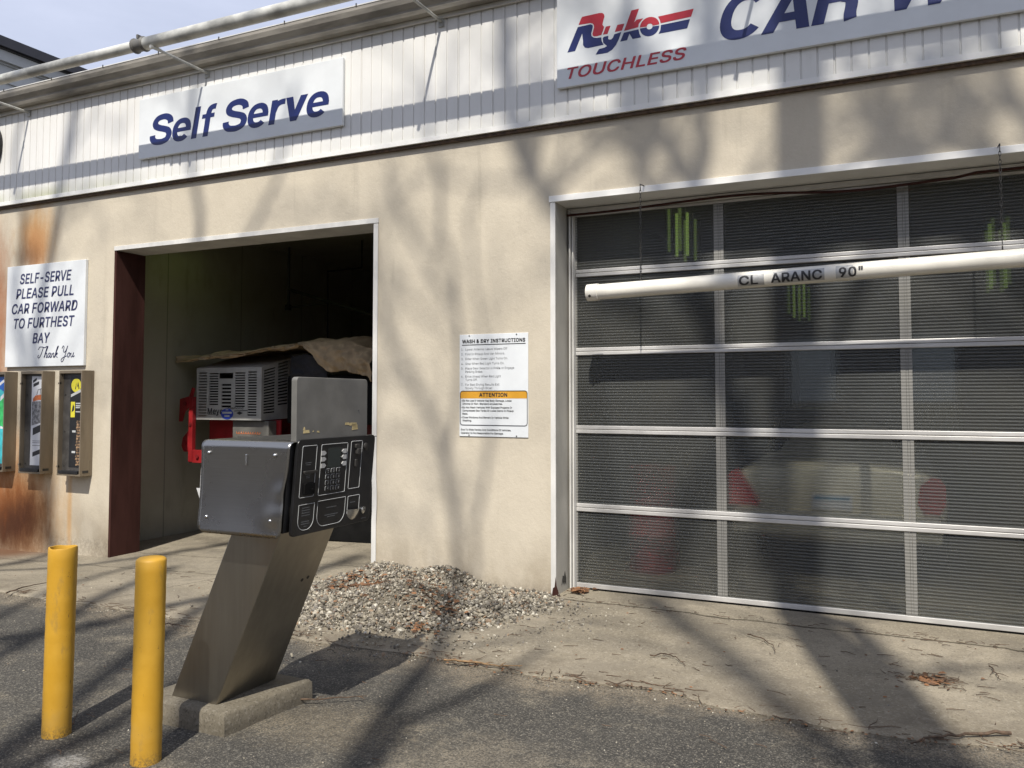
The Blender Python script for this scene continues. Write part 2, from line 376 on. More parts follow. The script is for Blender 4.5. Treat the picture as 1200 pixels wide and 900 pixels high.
# ------------------------------------------------------------------ mesh building
class MB:
    def __init__(s): s.v = []; s.f = []; s.mi = []
    def add(s, vs, fs, mi=0):
        o = len(s.v); s.v += [tuple(p) for p in vs]; s.f += [tuple(o+i for i in f) for f in fs]; s.mi += [mi]*len(fs); return s
    def box(s, x0, x1, y0, y1, z0, z1, mi=0):
        vs = [(x, y, z) for z in (z0, z1) for y in (y0, y1) for x in (x0, x1)]
        return s.add(vs, [(0, 2, 3, 1), (4, 5, 7, 6), (0, 1, 5, 4), (1, 3, 7, 5), (3, 2, 6, 7), (2, 0, 4, 6)], mi)
    def tube(s, pts, r, n=8, mi=0, closed=False, caps=True):
        pts = [Vector(p) for p in pts]; N = len(pts)
        rs = r if isinstance(r, (list, tuple)) else [r]*N
        vs = []; prev = None
        for i, p in enumerate(pts):
            a = pts[(i-1) % N] if (closed or i > 0) else p; b = pts[(i+1) % N] if (closed or i < N-1) else p
            t = (b-a)
            t = t.normalized() if t.length > 1e-9 else Vector((0, 0, 1))
            if prev is None:
                ref = Vector((0, 0, 1)) if abs(t.z) < .9 else Vector((1, 0, 0))
                u = t.cross(ref).normalized()
            else:
                u = prev - t*prev.dot(t); u = u.normalized() if u.length > 1e-6 else t.orthogonal().normalized()
            prev = u; w = t.cross(u)
            for j in range(n):
                q = 2*PI*j/n
                vs.append(p + (u*math.cos(q) + w*math.sin(q))*rs[i])
        fs = []
        for i in range(N if closed else N-1):
            k = (i+1) % N
            for j in range(n): fs.append((i*n+j, i*n+(j+1) % n, k*n+(j+1) % n, k*n+j))
        if caps and not closed:
            fs.append(tuple(range(n-1, -1, -1))); fs.append(tuple((N-1)*n+j for j in range(n)))
        return s.add(vs, fs, mi)
    def prism(s, poly, fn, t, mi=0):
        """poly: 2-D outline; fn(u, v, w) -> 3-D point; w from 0 (back) to t (front)"""
        n = len(poly)
        vs = [fn(u, v, 0) for u, v in poly] + [fn(u, v, t) for u, v in poly]
        fs = [tuple(range(n-1, -1, -1)), tuple(range(n, 2*n))] + [(i, (i+1) % n, n+(i+1) % n, n+i) for i in range(n)]
        return s.add(vs, fs, mi)
    def grid(s, nu, nv, fn, mi=0):
        vs = [fn(i/(nu-1), j/(nv-1)) for j in range(nv) for i in range(nu)]
        fs = [(j*nu+i, j*nu+i+1, (j+1)*nu+i+1, (j+1)*nu+i) for j in range(nv-1) for i in range(nu-1)]
        return s.add(vs, fs, mi)
    def lathe(s, prof, cx, cy, n=24, mi=0):
        vs = []; N = len(prof)
        for r, z in prof:
            for j in range(n): vs.append((cx+r*math.cos(2*PI*j/n), cy+r*math.sin(2*PI*j/n), z))
        fs = [(i*n+j, i*n+(j+1) % n, (i+1)*n+(j+1) % n, (i+1)*n+j) for i in range(N-1) for j in range(n)]
        if prof[-1][0] > 1e-6: fs.append(tuple((N-1)*n+j for j in range(n)))
        return s.add(vs, fs, mi)
    def build(s, name, mats, parent=None, smooth=0, bevel=0, fixn=True):
        me = bpy.data.meshes.new(name)
        org = parent['_o'] if parent is not None else (0, 0, 0)
        org = Vector(org)
        me.from_pydata([Vector(p)-org for p in s.v], [], s.f)
        for m in (mats if isinstance(mats, (list, tuple)) else [mats]): me.materials.append(M[m])
        for p, i in zip(me.polygons, s.mi): p.material_index = i
        if fixn:
            bm = bmesh.new(); bm.from_mesh(me); bmesh.ops.recalc_face_normals(bm, faces=bm.faces); bm.to_mesh(me); bm.free()
        if smooth:
            me.polygons.foreach_set('use_smooth', [True]*len(me.polygons)); me.set_sharp_from_angle(angle=rad(smooth))
        me.update()
        o = bpy.data.objects.new(name, me); C.objects.link(o)
        if parent is not None:
            o.parent = parent
        o['_o'] = tuple(org)
        if bevel:
            b = o.modifiers.new('edge', 'BEVEL'); b.width = bevel; b.segments = 2; b.limit_method = 'ANGLE'; b.angle_limit = rad(40)
        return o
def tag(o, label=None, cat=None, group=None, kind=None):
    for k, v in (('label', label), ('category', cat), ('group', group), ('kind', kind)):
        if v: o[k] = v
    return o
def thing(name, loc, label, cat, group=None, kind=None):
    o = bpy.data.objects.new(name, None); o.location = loc; o.empty_display_size = .1; C.objects.link(o)
    o['_o'] = tuple(loc); return tag(o, label, cat, group, kind)

def smooth01(t): t = max(0, min(1, t)); return t*t*(3-2*t)
def ground_z(x, y):
    zl = -.025 - .0335*max(0, min(-4.2-x, 4.5))*1.0
    return zl*smooth01((y+1.9)/1.7)

# ------------------------------------------------------------------ text
import os
try:        # the sans serif that ships inside Blender itself; the built-in face is the fallback
    SANS = bpy.data.fonts.load(os.path.join(bpy.utils.system_resource('DATAFILES', path='fonts'), 'Inter.woff2'))
except Exception:
    SANS = None
def text_mesh(body, bold=0.0, shear=0.0, spacing=1.0):
    """flat glyphs as (x, y, layer) points; a bold face is the same glyphs laid over each other a little apart"""
    cu = bpy.data.curves.new('t', 'FONT'); cu.body = body
    if SANS: cu.font = SANS
    cu.size = 1; cu.shear = shear; cu.space_character = spacing*(1+bold*1.6); cu.resolution_u = 3; cu.align_x = 'LEFT'
    ob = bpy.data.objects.new('t', cu)
    me = bpy.data.meshes.new_from_object(ob)
    v0 = [(v.co.x, v.co.y) for v in me.vertices]; f0 = [tuple(p.vertices) for p in me.polygons]
    bpy.data.objects.remove(ob); bpy.data.curves.remove(cu); bpy.data.meshes.remove(me)
    vs, fs = [], []
    offs = [(0, 0)] if bold < .005 else [(math.cos(PI*k/2+PI/4)*bold*1.2, math.sin(PI*k/2+PI/4)*bold*1.2) for k in range(4)]
    for k, (dx, dy) in enumerate(offs):
        o = len(vs); vs += [(x+dx, y+dy, k) for x, y in v0]; fs += [tuple(i+o for i in f) for f in f0]
    return vs, fs
def put_text(mb, body, u0, v0, fn, height=None, width=None, bold=0.0, shear=0.0, align='L', mi=0, capref='H', spacing=1.0):
    """baseline-left at (u0, v0); height = cap height; width = total width to fit"""
    vs, fs = text_mesh(body, bold, shear, spacing)
    if not vs: return
    cap = text_mesh(capref, bold)[0]; b = min(p[1] for p in cap); ch = max(p[1] for p in cap) - b
    x0 = min(p[0] for p in vs); x1 = max(p[0] for p in vs)
    sy = height/ch if height else width/(x1-x0)
    sx = width/(x1-x0) if width else sy
    w = (x1-x0)*sx
    o = {'L': 0, 'C': -w/2, 'R': -w}[align]
    mb.add([fn(u0+o+(x-x0)*sx, v0+(y-b)*sy, k*.00025) for x, y, k in vs], fs, mi)
# ---- broad sign-painter's capitals and small letters drawn as flat strokes (cap height 1)
def crv(pts, n=6):
    P = [Vector((a, b)) for a, b in pts]; out = []
    for i in range(len(P)-1):
        p0, p1, p2, p3 = P[max(i-1, 0)], P[i], P[i+1], P[min(i+2, len(P)-1)]
        for k in range(n):
            t = k/n; out.append(.5*((2*p1)+(p2-p0)*t+(2*p0-5*p1+4*p2-p3)*t*t+(3*p1-p0-3*p2+p3)*t**3))
    return [(p.x, p.y) for p in out+[P[-1]]]
def oval(cx, cy, rx, ry, a0, a1, n=30, ex=2.3):
    out = []
    for i in range(n+1):
        a = rad(a0+(a1-a0)*i/n); c, d = math.cos(a), math.sin(a)
        out.append((cx+rx*math.copysign(abs(c)**(2/ex), c), cy+ry*math.copysign(abs(d)**(2/ex), d)))
    return out
S_PATH = [(.665, .665), (.62, .80), (.50, .885), (.365, .905), (.20, .865), (.125, .745), (.165, .625), (.30, .55), (.45, .50), (.60, .43), (.665, .30), (.615, .155), (.48, .095), (.365, .09), (.20, .125), (.105, .23), (.09, .335)]
GL = {
 'C': (.80, [('s', oval(.40, .5, .305, .405, 38, 322), .20)]),
 'A': (.82, [('p', [(0, 0), (.215, 0), (.515, 1), (.305, 1)]), ('p', [(.605, 0), (.82, 0), (.515, 1), (.305, 1)]), ('p', [(.20, .20), (.62, .20), (.575, .37), (.245, .37)])]),
 'R': (.79, [('p', [(.03, 0), (.235, 0), (.235, 1), (.03, 1)]), ('s', [(.13, .91), (.42, .91)]+oval(.46, .70, .175, .21, 88, -88, 16)+[(.42, .49), (.13, .49)], .18), ('s', crv([(.46, .49), (.585, .43), (.62, .30), (.63, .12), (.66, 0)]), .20)]),
 'W': (1.16, [('p', [(0, 1), (.205, 1), (.415, 0), (.235, 0)]), ('p', [(.235, 0), (.415, 0), (.665, 1), (.485, 1)]), ('p', [(.485, 1), (.665, 1), (.915, 0), (.735, 0)]), ('p', [(.735, 0), (.915, 0), (1.15, 1), (.945, 1)])]),
 'S': (.76, [('s', crv(S_PATH), .19)]),
 'H': (.80, [('p', [(.03, 0), (.235, 0), (.235, 1), (.03, 1)]), ('p', [(.525, 0), (.73, 0), (.73, 1), (.525, 1)]), ('p', [(.20, .42), (.56, .42), (.56, .60), (.20, .60)])]),
 'e': (.66, [('s', oval(.325, .365, .225, .29, 0, 318), .17), ('p', [(.17, .305), (.64, .305), (.64, .43), (.17, .43)])]),
 'l': (.31, [('p', [(.04, 0), (.215, 0), (.215, 1), (.04, 1)])]),
 'f': (.41, [('s', crv([(.20, 0), (.20, .35), (.20, .70), (.24, .87), (.34, .92), (.42, .915)]), .17), ('p', [(.0, .585), (.40, .585), (.40, .715), (.0, .715)])]),
 'r': (.46, [('p', [(.04, 0), (.215, 0), (.215, .735), (.04, .735)]), ('s', crv([(.14, .38), (.20, .56), (.31, .64), (.45, .65)]), .165)]),
 'v': (.64, [('p', [(0, .735), (.205, .735), (.41, 0), (.225, 0)]), ('p', [(.43, .735), (.635, .735), (.41, 0), (.225, 0)])]),
 ' ': (.32, []),
}
def stroke_word(mb, body, u0, v0, fn, height, width, shear):
    tot = sum(GL[c][0] for c in body); sx = width/(tot+shear*.7); x = 0
    for c in body:
        adv, parts = GL[c]
        for k, prt in enumerate(parts):
            place = lambda p: fn(u0+(x+p[0]+shear*p[1])*sx, v0+p[1]*height, .0005*k)
            if prt[0] == 'p': mb.add([place(p) for p in prt[1]], [tuple(range(len(prt[1])))])
            else:
                P, w = prt[1], prt[2]/2; n = len(P); L = []; Rr = []
                for i in range(n):
                    a, b = P[max(i-1, 0)], P[min(i+1, n-1)]; dx, dy = b[0]-a[0], b[1]-a[1]; d = math.hypot(dx, dy) or 1
                    nx_, ny_ = -dy/d*w, dx/d*w; L.append((P[i][0]+nx_, P[i][1]+ny_)); Rr.append((P[i][0]-nx_, P[i][1]-ny_))
                mb.add([place(p) for p in L+Rr], [(i, i+1, n+i+1, n+i) for i in range(n-1)])
        x += adv
def wallfn(Y):
    return lambda u, v, w: (u, Y-w, v)

# ------------------------------------------------------------------ GROUND
def ground():
    xs = [-220, -120, -60, -35, -24] + [-18+.14*i for i in range(186)] + [9.5, 12, 18, 30, 60, 120, 220]
    ys = [-220, -120, -60, -35, -20, -13] + [-9.5+.14*i for i in range(72)] + [.7, 1.5, 4, 9, 10.5, 14, 22, 40, 80, 160, 300]
    mb = MB(); nx = len(xs)
    vs = []
    for y in ys:
        for x in xs:
            z = ground_z(x, y) if y < 10 else -.03
            if -18 < x < 8 and -9.5 < y < .6:
                z += .012*(noise.noise((x*.8, y*.8, 0))) + .004*noise.noise((x*4, y*4, 2))
            if y > -1.6: z -= .05
            vs.append((x, y, z))
    fs = [(j*nx+i, j*nx+i+1, (j+1)*nx+i+1, (j+1)*nx+i) for j in range(len(ys)-1) for i in range(nx-1)]
    mb.add(vs, fs)
    o = mb.build('ground', 'asphalt', smooth=60, fixn=False); tag(o, kind='structure')
    return o
ground()
def apron_edge(x):
    return -1.80 + .05*noise.noise((x*1.3, 3.1, 0)) + .03*noise.noise((x*5, 7.1, 0)) - .10*smooth01((x+1.2)/.5)*smooth01((.5-x)/.6)
def apron():
    mb = MB(); nx = 200; xs = [-14+20*i/(nx-1) for i in range(nx)]
    ts = [0, 0, .006, .02, .05, .1, .15, .2, .28, .36, .45, .55, .66, .78, .9, 1.0]
    vs = []
    for k, t in enumerate(ts):
        for x in xs:
            e = apron_edge(x); y = e + t*(.62-e)
            z = ground_z(x, y) + .012*(noise.noise((x*.8, y*.8, 0))) + .014 + .004*noise.noise((x*3, y*3, 5))
            if k == 0: z -= .05
            if k == 1: z -= .006
            if y > -.2: z = ground_z(x, y) + .006*noise.noise((x*3, y*3, 5))*(1-smooth01((y+.2)/.2)) + .006
            vs.append((x, y, z))
    for y in (3, 6, 9.3):
        for x in xs: vs.append((x, y, ground_z(x, y)+.006))
    rows = len(ts)+3
    fs = [(j*nx+i, j*nx+i+1, (j+1)*nx+i+1, (j+1)*nx+i) for j in range(rows-1) for i in range(nx-1)]
    mb.add(vs, fs)
    tag(mb.build('concrete_apron', 'concrete', smooth=50, fixn=False), kind='structure')
apron()

# ------------------------------------------------------------------ BUILDING
XL, XR, YB = -12.0, 5.2, 9.2
bld = thing('car_wash_building', (-3, 0, 0), 'beige stucco car wash with white ribbed metal fascia and two bay openings', 'building')
LOX0, LOX1, LOZ = -7.357, -4.115, 3.010           # left opening
ROX0, ROX1, ROZ = -2.490, 2.72, 3.055             # right opening
def wall_holes():
    xs = [XL, LOX0, LOX1, ROX0, ROX1, XR]; zs = [-.4, LOZ, ROZ, 3.66]
    keep = {}
    for i in range(5):
        for j in range(3):
            hole = (i == 1 and j == 0) or (i == 3 and j in (0, 1))
            keep[i, j] = not hole
    mb = MB(); Y0, Y1 = 0.0, .33
    for (i, j), k in keep.items():
        if not k: continue
        x0, x1, z0, z1 = xs[i], xs[i+1], zs[j], zs[j+1]
        mb.add([(x0, Y0, z0), (x1, Y0, z0), (x1, Y0, z1), (x0, Y0, z1)], [(0, 1, 2, 3)])
        mb.add([(x0, Y1, z0), (x1, Y1, z0), (x1, Y1, z1), (x0, Y1, z1)], [(3, 2, 1, 0)])
        for di, dj, a, b in ((-1, 0, (x0, z0), (x0, z1)), (1, 0, (x1, z1), (x1, z0)), (0, -1, (x1, z0), (x0, z0)), (0, 1, (x0, z1), (x1, z1))):
            if not keep.get((i+di, j+dj), False):
                mb.add([(a[0], Y0, a[1]), (b[0], Y0, b[1]), (b[0], Y1, b[1]), (a[0], Y1, a[1])], [(0, 1, 2, 3)])
    return mb
wm = wall_holes()
wall = wm.build('stucco_wall', 'stucco', bld, fixn=False)
# siding
def siding():
    mb = MB(); per = .1075; x = XL; prof = []
    while x < XR:
        prof += [(x, -.046), (x+.093, -.046), (x+.096, -.0375), (x+.1045, -.0375)]
        x += per
    prof.append((x, -.046))
    n = len(prof)
    vs = [(p[0], p[1], 3.662) for p in prof] + [(p[0], p[1], 4.735) for p in prof]
    mb.add(vs, [(i, i+1, n+i+1, n+i) for i in range(n-1)])
    return mb
siding().build('fascia_siding', 'siding', bld, fixn=False)
MB().box(XL, XR+.05, .0, .33, 3.662, 4.70).build('fascia_wall', 'trim_paint', bld)
MB().box(XL, XR, -.034, -.001, 3.608, 3.632).build('fascia_shade_strip', 'twig_brown', bld)  # dark brown strip standing in for the shade under the siding trim
tr = MB().box(XL, XR, -.050, -.001, 3.634, 3.660).box(XL, XR, -.056, -.050, 3.634, 3.676).build('fascia_trim', 'white_paint', bld)
MB().box(XL-.1, XR+.2, -.10, YB+.2, 4.737, 4.835).build('flat_roof', 'roof_felt', bld)
# gutter: K shaped section, top lip, hangers
def gutter():
    mb = MB()
    prof = [(-.002, 4.69), (-.10, 4.69), (-.112, 4.715), (-.118, 4.735), (-.155, 4.775), (-.170, 4.815), (-.170, 4.845), (-.158, 4.845), (-.158, 4.818), (-.002, 4.80)]
    mb.prism([(p[0], p[1]) for p in prof], lambda u, v, w: (XL-.05+w, u-.05, v), XR-XL+.2)
    return mb
gt = gutter().build('gutter', 'gutter_metal', bld, fixn=True)
gl = MB()
gl.box(XL-.05, XR+.15, -.2245, -.2045, 4.847, 4.856)
gl.build('gutter_lip', 'trim_paint', gt)
x = XL
while x < XR: MB().tube([(x, -.226, 4.846), (x, -.226, 4.868)], .006, 6).build('gutter_spike', 'dark_steel', gt); x += .78
MB().box(XL, XR, -.075, -.054, 4.655, 4.688).build('soffit_trim', 'trim_paint', bld)
# left opening dressing
MB().box(LOX0-.002, LOX1+.012, -.012, .345, LOZ-.006, LOZ+.038).build('bay_header_flashing', 'trim_paint', bld, bevel=.002)
mbj = MB(); 
nz = 26
def jambpt(u, v):
    z = -.05 + v*(LOZ-.012+.05); x = LOX1-.034 + u*.046
    x += .010*math.exp(-((z-.62)/.10)**2) * (1 if True else 0)
    return (x, -.014, z)
mbj.grid(3, nz, jambpt); mbj.box(LOX1-.030, LOX1+.008, -.0125, .34, -.05, LOZ-.012)
mbj.build('bay_jamb_trim', 'trim_paint', bld, fixn=False)
MB().box(LOX0-.001, LOX0+.028, -.006, .36, -.22, LOZ-.0065).build('brown_jamb_panel', 'brown_paint', bld, bevel=.002)
# right opening dressing
MB().box(ROX0-.012, ROX1+.02, -.022, .30, ROZ-.036, ROZ+.012).build('door_header_flashing', 'white_paint', bld, bevel=.002)
MB().box(ROX0-.004, ROX0+.038, -.016, -.001, -.05, ROZ-.037).build('door_corner_trim', 'trim_paint', bld, bevel=.002)
MB().box(ROX0-.001, ROX0+.036, 0, .30, -.06, ROZ-.0365).build('door_jamb', 'jamb_paint', bld)
MB().box(ROX1-.036, ROX1+.001, -.01, .30, -.06, ROZ-.0365).build('door_jamb', 'jamb_paint', bld)
for dx in (.058, .078):
    MB().box(ROX0+dx, ROX0+dx+.010, .245-(.078-dx), .30, -.03, ROZ-.06).build('door_stop', 'trim_paint', bld)
sof = MB().prism([(ROX0+.037, 3.012), (ROX1-.037, 3.012), (ROX1-.037, 2.985), (ROX0+.037, 2.975)], lambda u, v, w: (u, .30-w, v), .05)
sof.build('door_soffit', 'trim_paint', bld)
# sagging weather strip under the header
pts = []
for i in range(40):
    x = ROX0+.05 + i*(ROX1-ROX0-.1)/39
    sag = .055*math.exp(-((x+.35)/.55)**2) + .02*math.sin(x*2.1)
    pts.append((x, .215, 2.975-sag+.02*(x > .4)))
MB().tube(pts, .010, 6).build('weather_strip', 'brown_paint', bld, smooth=60)
# rusted-out foot of the corner trim
rz = MB().prism([(-2.487, -.035), (-2.475, .04), (-2.462, .05), (-2.452, .125), (-2.446, .06), (-2.425, .0), (-2.40, -.03)], lambda u, v, w: (u, -.017-w-.01*(u+2.46), v), .004)
rz.build('rusted_trim_foot', 'brown_paint', bld)
MB().prism([(.10, .04), (.125, .11), (.15, .10), (.17, .135), (.195, .08), (.19, .03), (.17, .06), (.15, .035), (.13, .07)], lambda u, v, w: (ROX0+.0365+w, u, v), .003).build('peeling_paint', 'dark_steel', bld)
# interior
CEIL = 3.55
def lining(name, box): MB().box(*box).build(name, 'bay_lining', bld)
lining('bay_wall', (-8.10, -7.95, .335, YB, -.3, CEIL))
lining('bay_wall', (-3.75, -3.60, .335, YB, -.3, CEIL))
lining('bay_wall', (-2.95, -2.80, .335, YB, -.3, CEIL))
lining('bay_wall', (3.1, 3.25, .335, YB, -.3, CEIL))
for k_, bx in enumerate(((XL, -1.85, -.4, 4.73), (-1.05, .05, -.4, 4.73), (.75, XR, -.4, 4.73), (-1.849, -1.051, -.4, .9), (-1.849, -1.051, 2.5, 4.73), (.051, .749, -.4, .9), (.051, .749, 2.5, 4.73))):
    lining('back_wall', (bx[0], bx[1], YB, YB+.2, bx[2], bx[3]))
for xa in (-1.849, .051):
    fr_ = MB(); xb = xa+(.798 if xa < 0 else .698)
    fr_.box(xa, xa+.04, YB+.05, YB+.12, .9, 2.5).box(xb-.04, xb, YB+.05, YB+.12, .9, 2.5).box(xa+.041, xb-.041, YB+.05, YB+.12, .9, .94).box(xa+.041, xb-.041, YB+.05, YB+.12, 2.46, 2.5)
    wf = fr_.build('rear_window', 'aluminium', bld)
    MB().box(xa+.041, xb-.041, YB+.08, YB+.086, .941, 2.459).build('rear_pane', 'smoked', wf)
lining('bay_ceiling', (XL, XR, .335, YB, CEIL+.002, CEIL+.08))
MB().box(XL, XL+.2, .335, YB, -.4, CEIL).build('end_wall', 'stucco', bld); MB().box(XR-.2, XR, .335, YB, -.4, CEIL).build('end_wall', 'stucco', bld)

# overhead sectional door
door = MB().box(ROX0+.09, ROX1-.09, .288, .330, -.005, .030).build('overhead_door', 'aluminium', bld, bevel=.003)
tag(door, 'sectional overhead door of ribbed translucent panels in aluminium frame')
MB().box(ROX0+.09, ROX1-.09, .295, .325, -.035, -.006).build('bottom_seal', 'dark_rubber', door)
RZ = [(2.462, 2.522), (1.832, 1.892), (1.210, 1.272), (.592, .654)]
for a, b in RZ:
    m = MB(); h = (a+b)/2
    m.box(ROX0+.09, ROX1-.09, .286, .330, a, h-.0015).box(ROX0+.09, ROX1-.09, .289, .330, h+.0015, b)
    m.build('rail', 'aluminium', door, bevel=.004)
MB().box(ROX0+.09, ROX1-.09, .288, .330, 2.955, 2.974).build('rail', 'aluminium', door, bevel=.004)
zs = [.030] + [v for a, b in reversed(RZ) for v in (a, b)] + [2.955]
xst = [ROX0+.09, -1.255, .001, 1.257, ROX1-.09]
for i in range(4):
    for j in range(5):
        z0, z1 = zs[2*j], zs[2*j+1]
        xa = xst[i] + (.036 if i else .012); xb = xst[i+1] - (.036 if i < 3 else .012)
        MB().box(xa, xb, .302, .308, z0+.002, z1-.002).build('pane', 'pane', door)
for i, xc in enumerate(xst):
    for j in range(5):
        z0, z1 = zs[2*j], zs[2*j+1]
        w = .036 if 0 < i < 4 else .012
        m = MB(); m.box(xc-w, xc-.004, .294, .326, z0+.001, z1-.001).box(xc-.0025, xc+.012, .296, .326, z0+.001, z1-.001).box(xc+.0135, xc+w, .294, .326, z0+.001, z1-.001)
        if w < .03:
            m = MB().box(xc-w, xc+w, .294, .326, z0+.001, z1-.001)
        m.build('stile', 'stile', door)

# ------------------------------------------------------------------ SIGNS
def sign_board(name, x0, x1, z0, z1, yf, label, cat, mat='sign_white', rim=True):
    t = thing(name, ((x0+x1)/2, 0, z0), label, cat)
    yb = -.053 if z0 > 3.6 else -.001
    MB().box(x0, x1, yf, yb, z0, z1).build('board', mat, t, bevel=.004)
    return t
s1 = sign_board('shop_sign', -6.95, -4.44, 3.885, 4.495, -.085, 'long white fascia sign with two blue italic words over the open bay', 'sign')
m = MB(); fn = wallfn(-.0862)
stroke_word(m, 'Self Serve', -6.81, 4.000, fn, .305, 2.25, .15)
m.build('lettering', 'blue_vinyl', s1, fixn=False)

s2 = sign_board('shop_sign', -2.405, 1.95, 3.885, 4.665, -.085, 'big white fascia sign with red and blue emblem above the shut door', 'sign')
m = MB()
stroke_word(m, 'CAR WASH', -1.185, 4.02, fn, .335, 2.52, .22)
m.build('lettering', 'blue_vinyl', s2, fixn=False)
m = MB()
put_text(m, 'TOUCHLESS', -2.318, 3.945, fn, height=.088, width=.925, bold=.016, shear=.25)
m.build('lettering', 'red_vinyl', s2, fixn=False)
def LG(x, y):
    u, v = fac(650+x/6.6667, y/6.6667, -.085); return (u, v)
def arc(cx, cy, rx, ry, a0, a1, n=14, sl=-.16):
    out = []
    for i in range(n+1):
        a = rad(a0+(a1-a0)*i/n); dx = rx*math.cos(a); dy = -ry*math.sin(a)
        out.append((cx+dx, cy+dy+sl*dx))
    return out
red_shapes = [
    [(187, 195), (205, 150), (215, 132), (350, 102), (372, 101), (386, 112), (389, 130), (378, 170), (374, 192), (380, 203), (387, 209), (378, 240), (365, 273), (330, 283), (308, 285), (296, 277), (295, 262), (308, 215), (306, 195), (296, 184), (280, 180)],
    [(377, 271), (400, 208), (437, 201), (413, 265)],
    [(470, 250), (490, 195), (545, 184), (526, 238)],
    [(542, 242), (600, 82), (659, 68), (621, 176), (641, 154), (692, 143), (657, 186), (654, 212)],
    arc(742, 205, 76, 72, 2, 178) + arc(742, 205, 23, 21, 178, 2),
    [(808, 130), (1086, 68), (1066, 130), (828, 182), (822, 155)],
]
blue_shapes = [
    [(100, 411), (181, 212), (280, 190), (296, 196), (299, 210), (286, 262), (290, 283), (306, 294), (330, 296), (364, 291), (368, 322), (382, 350), (262, 376), (236, 372), (222, 352), (222, 320), (215, 262), (160, 399)],
    [(376, 300), (384, 288), (420, 280), (418, 302), (426, 310), (442, 308), (455, 296), (466, 268), (521, 250), (502, 305), (480, 350), (448, 390), (412, 412), (372, 420), (321, 426), (346, 384), (390, 372), (410, 360), (398, 350), (380, 335)],
    [(512, 326), (541, 256), (594, 243), (584, 262)] ,
    [(594, 243), (655, 229), (662, 262), (676, 292), (609, 305), (584, 262), (566, 314), (512, 326), (541, 256)],
    arc(742, 209, 76, 74, 182, 358) + arc(742, 209, 23, 21, 358, 182),
    [(812, 264), (826, 236), (830, 196), (1058, 149), (1036, 221)],
]
for shapes, mt in ((red_shapes, 'red_vinyl'), (blue_shapes, 'blue_vinyl')):
    m = MB()
    for sh in shapes:
        if mt == 'blue_vinyl' and len(sh) == 4: continue
        bm_poly = [LG(*p) for p in sh]
        m.prism(bm_poly, wallfn(-.0852), .0012)
    m.build('emblem', mt, s2)

# instruction board
s3 = thing('instruction_sign', (-2.99, 0, 1.18), 'small white board of printed wash instructions with an orange warning panel on stucco', 'sign')
x0, x1, z0, z1 = -3.300, -2.686, 1.180, 2.006
MB().box(x0, x1, -.008, -.001, z0, z1).build('board', 'sign_white', s3, bevel=.002)
fn = wallfn(-.0092)
m = MB()
put_text(m, 'WASH & DRY INSTRUCTIONS', (x0+x1)/2, 1.935, fn, height=.030, width=.565, bold=.03, align='C')
m.box(x0+.022, x1-.022, -.0095, -.0082, 1.918, 1.924); m.build('heading', 'black_ink', s3, fixn=False); m = MB()
put_text(m, 'ATTENTION', (x0+x1)/2, 1.500, fn, height=.032, width=.25, bold=.03, align='C')
m.build('heading', 'black_ink', s3, fixn=False)
m = MB()
lines = [('1.', 'Lower Antenna. Leave Wipers Off', 1.876), ('2.', 'Fold In Pickup And Van Mirrors.', 1.838), ('3.', 'Enter When Green Light Turns On.', 1.799), ('4.', 'Stop When Red Light Turns On.', 1.760),
         ('5.', 'Place Gear Selector in PARK or Engage', 1.722), ('', 'Parking Brake.', 1.695), ('6.', 'Drive Ahead When Red Light', 1.656), ('', 'Turns Off.', 1.629), ('7.', 'For Best Drying Results Exit', 1.590), ('', 'Slowly Through Dryer.', 1.562)]
for a, b, z in lines:
    m = MB()
    if a: put_text(m, a, x0+.016, z, fn, height=.0175); m.build('line_number', 'grey_ink', s3, fixn=False); m = MB()
    put_text(m, b, x0+.055, z, fn, height=.0175)
    m.build('small_print', 'grey_ink', s3, fixn=False)
att = ['\u2022Do Not Use If Vehicle Has Body Damage, Loose', '  Chrome Or Non-Standard Accessories.', '\u2022Do Not Wash Vehicles With Exposed Propane Or', '  Compressed Gas Tanks Or Loose Items In Pickup', '  Beds.', '\u2022Close Windows And Remain In Vehicle While', '  Washing.']
for i, t in enumerate(att): m = MB(); put_text(m, t.strip(), x0+(.020 if t[0] != ' ' else .03), 1.462-.0255*i-(.004 if i > 1 else 0)-(.004 if i > 4 else 0), fn, height=.0145, bold=.014); m.build('small_print', 'black_ink', s3, fixn=False)
for i, t in enumerate(['Due To Wide Variety And Conditions Of Vehicles,', 'Operator Is Not Responsible For Damage.']): m = MB(); put_text(m, t, x0+.016, 1.228-.027*i, fn, height=.0145, bold=.014); m.build('small_print', 'black_ink', s3, fixn=False)
MB().box(x0+.010, x1-.010, -.0088, -.0078, 1.487, 1.543).build('warning_band', 'orange_band', s3)
m = MB()
fr = []
for (cx, cz, a0) in ((x1-.030, 1.525, 0), (x0+.030, 1.525, 90), (x0+.030, 1.294, 180), (x1-.030, 1.294, 270)):
    for i in range(5): a = rad(a0+90*i/4); fr.append((cx+.022*math.cos(a), -.0092, cz+.022*math.sin(a)))
m.tube(fr, .0028, 5, closed=True)
m.build('warning_border', 'black_ink', s3)
for (x, z) in ((x0+.09, 1.995), (x1-.10, 1.995), (x0+.09, 1.19), (x1-.10, 1.19)): MB().tube([(x, -.007, z), (x, -.012, z)], .005, 8).build('nail', 'dark_steel', s3)

